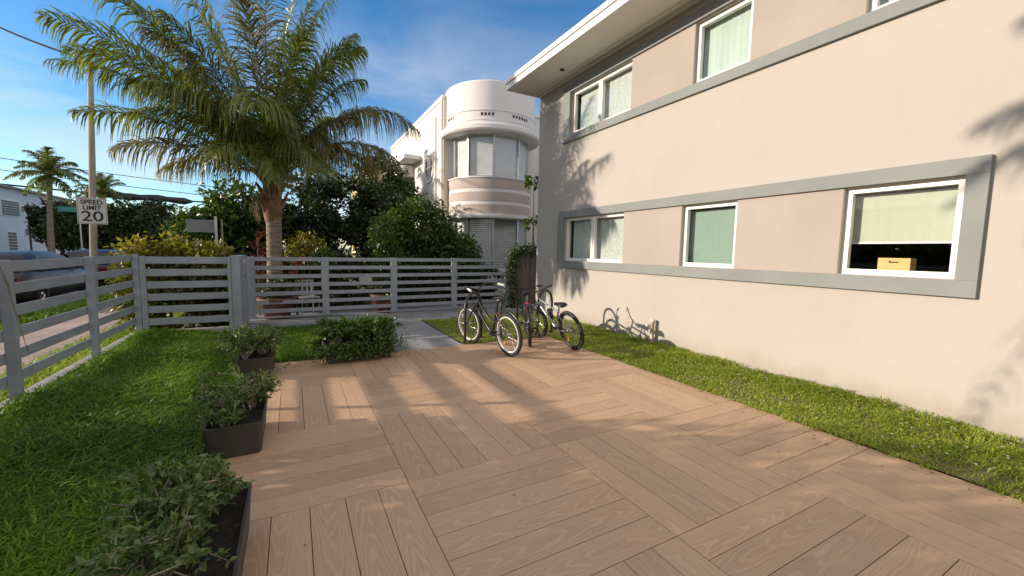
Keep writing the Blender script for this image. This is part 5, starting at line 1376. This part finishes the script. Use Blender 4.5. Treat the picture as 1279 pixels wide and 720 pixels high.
    f.tube([bb + Vector((0, -.036, 0)), bb + Vector((0, .036, 0))], 0.022, 10)
    f.build('frame', frame_m, r)
    def tfs(mb):
        c, s = math.cos(steer), math.sin(steer)
        mb.v = [((p[0] - hx) * c - p[1] * s + hx, (p[0] - hx) * s + p[1] * c, p[2]) for p in mb.v]; return mb
    k_ = MB(); crn = Vector((hx + .02, 0, .70 if not cru else .69))
    for s in (-1, 1): k_.tube([crn + Vector((0, s * .05, 0)), crn.lerp(fx, .45) + Vector((.005, s * .058, 0)), fx + Vector((0, s * .055, 0))], [0.016, 0.014, 0.010], 8)
    k_.tube([crn + Vector((0, -.055, 0)), crn + Vector((0, .055, 0))], 0.016, 8); k_.tube([crn, headB], 0.018, 8)
    tfs(k_).build('fork', M['bike_black'] if cru else frame_m, r)
    # stem, bars, grips
    top = headT + Vector((-.02, 0, .14 if cru else .11))
    hb = MB(); hb.tube([headT, top], 0.013, 8)
    clamp = top + Vector((.05 if not cru else .03, 0, .02)); hb.tube([top, clamp], 0.015, 8)
    gr = MB()
    for s in (-1, 1):
        if cru: pts = [clamp, clamp + Vector((.03, s * .10, .03)), clamp + Vector((.02, s * .22, .09)), clamp + Vector((-.10, s * .30, .08)), clamp + Vector((-.26, s * .345, .045))]
        else: pts = [clamp, clamp + Vector((0, s * .09, .01)), clamp + Vector((-.015, s * .2, .035)), clamp + Vector((-.035, s * .31, .04))]
        hb.tube(pts, 0.0115, 8)
        g0, g1 = Vector(pts[-2]).lerp(Vector(pts[-1]), .35 if cru else 0.1), Vector(pts[-1]) + (Vector(pts[-1]) - Vector(pts[-2])).normalized() * .01
        gr.tube([g0, g1], 0.017, 8)
        br = Vector(pts[-2]); hb.tube([br + Vector((.02, 0, -.005)), br + Vector((.035, s * .09, -.03))], 0.006, 6)
    h_ = tfs(hb).build('handlebar', M['bike_black'] if not cru else M['bike_black'], r); tfs(gr).build('grip', M['rubber'] if not cru else M['rim_white'], h_)
    cb = MB()
    cb.tube([clamp + Vector((0, .1, 0)), clamp + Vector((.12, .05, -.05)), headB + Vector((.05, .02, 0)), fx.lerp(crn, .55) + Vector((.02, .03, 0))], 0.003, 5)
    cb.tube([clamp + Vector((0, -.1, 0)), clamp + Vector((.11, -.04, -.08)), headB + Vector((.02, -.03, -.02)), bb + Vector((.05, -.02, .05))], 0.003, 5)
    tfs(cb).build('cable', M['rubber'], r)
    # saddle
    sp = stt + Vector((-.045, 0, .12 if kind != 'mtb' else .055))
    sd = MB(); secs = [(-.14, .075, .0), (-.10, .095, .012), (-.02, .07, .014), (.06, .03, .008), (.13, .018, .0)]
    rings = []
    for (x, w, z) in secs: rings.append([(x, -w, z), (x, -w * .7, z + .028), (x, 0, z + .034), (x, w * .7, z + .028), (x, w, z), (x, w * .6, z - .018), (x, 0, z - .02), (x, -w * .6, z - .018)])
    n = 8; vs = [tuple(Vector(p) + sp + Vector((0, 0, .03))) for q in rings for p in q]
    sd.add(vs, [(i * n + k, i * n + (k + 1) % n, (i + 1) * n + (k + 1) % n, (i + 1) * n + k) for i in range(4) for k in range(n)], True)
    sd.add(vs[:n], [tuple(range(n))]); sd.add(vs[-n:], [tuple(reversed(range(n)))])
    so = sd.build('saddle', M['bike_black'], r)
    p_ = MB(); p_.tube([stt - Vector((0, 0, .05)), sp + Vector((0, 0, .03))], 0.0125, 8); p_.build('seat_post', M['chrome'] if not cru else M['bike_black'], so)
    # drive train
    d = MB()
    n = 30; d.tube([(bb.x + .085 * math.cos(2 * PI * k / n), -.045, bb.z + .085 * math.sin(2 * PI * k / n)) for k in range(n)], 0.006, 5, closed=True)
    for k in range(5): d.tube([(bb.x, -.045, bb.z), (bb.x + .085 * math.cos(k * 1.257), -.045, bb.z + .085 * math.sin(k * 1.257))], 0.005, 5)
    ca = -0.5
    e1 = bb + Vector((.165 * math.cos(ca), -.06, .165 * math.sin(ca))); e2 = bb + Vector((-.165 * math.cos(ca), .06, -.165 * math.sin(ca)))
    d.tube([bb + Vector((0, -.06, 0)), e1], [.011, .008], 7); d.tube([bb + Vector((0, .06, 0)), e2], [.011, .008], 7); d.tube([bb + Vector((0, -.062, 0)), bb + Vector((0, .062, 0))], 0.011, 8)
    cr = d.build('crankset', M['chrome'] if not cru else M['bike_black'], r)
    for e, s in ((e1, -1), (e2, 1)):
        p = MB(); p.box(e.x - .045, e.x + .045, e.y + (s * .015 if s > 0 else -.105), e.y + (.105 if s > 0 else -.015), e.z - .011, e.z + .011); p.build('pedal', M['rubber'], cr, 0.004)
    c = MB()
    for dz, rr2 in ((.082, .04), (-.082, -.04)): c.tube([(bb.x, -.045, bb.z + dz), (0, -.04, RW + rr2)], 0.0045, 5)
    if not cru:
        for rad in (.03, .04, .05): c.tube([(rad * math.cos(2 * PI * k / 20), -.04 + (.05 - rad) * .4, RW + rad * math.sin(2 * PI * k / 20)) for k in range(20)], 0.004, 5, closed=True)
        c.tube([(0, -.07, RW - .02), (.02, -.06, RW - .1), (.05, -.045, RW - .16)], 0.008, 6)
    c.build('chain', M['rim_dark'], r)
    if kind == 'city':
        b = MB(); b.lathe([(0, -.05), (.035, -.045), (.042, 0), (.035, .045), (0, .05)], (0, 0, 0), 14); b.v = [(0.14 + p[0] * .6, p[1], .66 + p[2] * 1.5) for p in b.v]; b.build('tail_light', M['reflector'], r)
        b = MB(); b.box(-.30, .16, -.06, .06, .70, .715); b.tube([(-.2, .055, .70), (0, .06, RW)], .006, 6); b.tube([(-.2, -.055, .70), (0, -.06, RW)], .006, 6); b.build('luggage_rack', M['rim_dark'], r)
        mg = MB(); mg.tube([(.36 * math.cos(a), 0, RW + .36 * math.sin(a)) for a in [R(30 + 8 * k) for k in range(18)]], 0.022, 6); mg.build('mudguard', M['bike_black'], r)
    else:
        b = MB(); b.box(stt.x - .09, stt.x - .07, -.02, .02, stt.z - .10, stt.z - .05); b.build('tail_reflector', M['reflector'], r, 0.004)
    if kind == 'mtb':
        b = MB(); b.tube([(.50, 0, .47), (.60, 0, .62)], 0.036, 12); b.build('bottle', M['bike_black'], r)
    if cru:
        mg = MB(); mg.tube([(.362 * math.cos(a), 0, RW + .362 * math.sin(a)) for a in [R(20 + 8 * k) for k in range(17)]], 0.02, 6); mg.build('mudguard', M['bike_black'], r)
    return r
bicycle('bicycle', 'black cruiser bicycle with white wheel rims at the left rack', (2.88, 5.38, 0.0), math.atan2(1.05, -0.16), R(-5), 'cruiser', 0.12)
bicycle('bicycle', 'dark bicycle seen end on with a red rear light in the middle', (3.48, 5.78, 0.0), math.atan2(0.93, 0.50), R(-4), 'city', 0.1)
bicycle('bicycle', 'silver mountain bike leaning on the right rack nearest the wall', (4.04, 5.30, 0.0), math.atan2(1.10, 0.02), R(-13), 'mtb', 0.15)
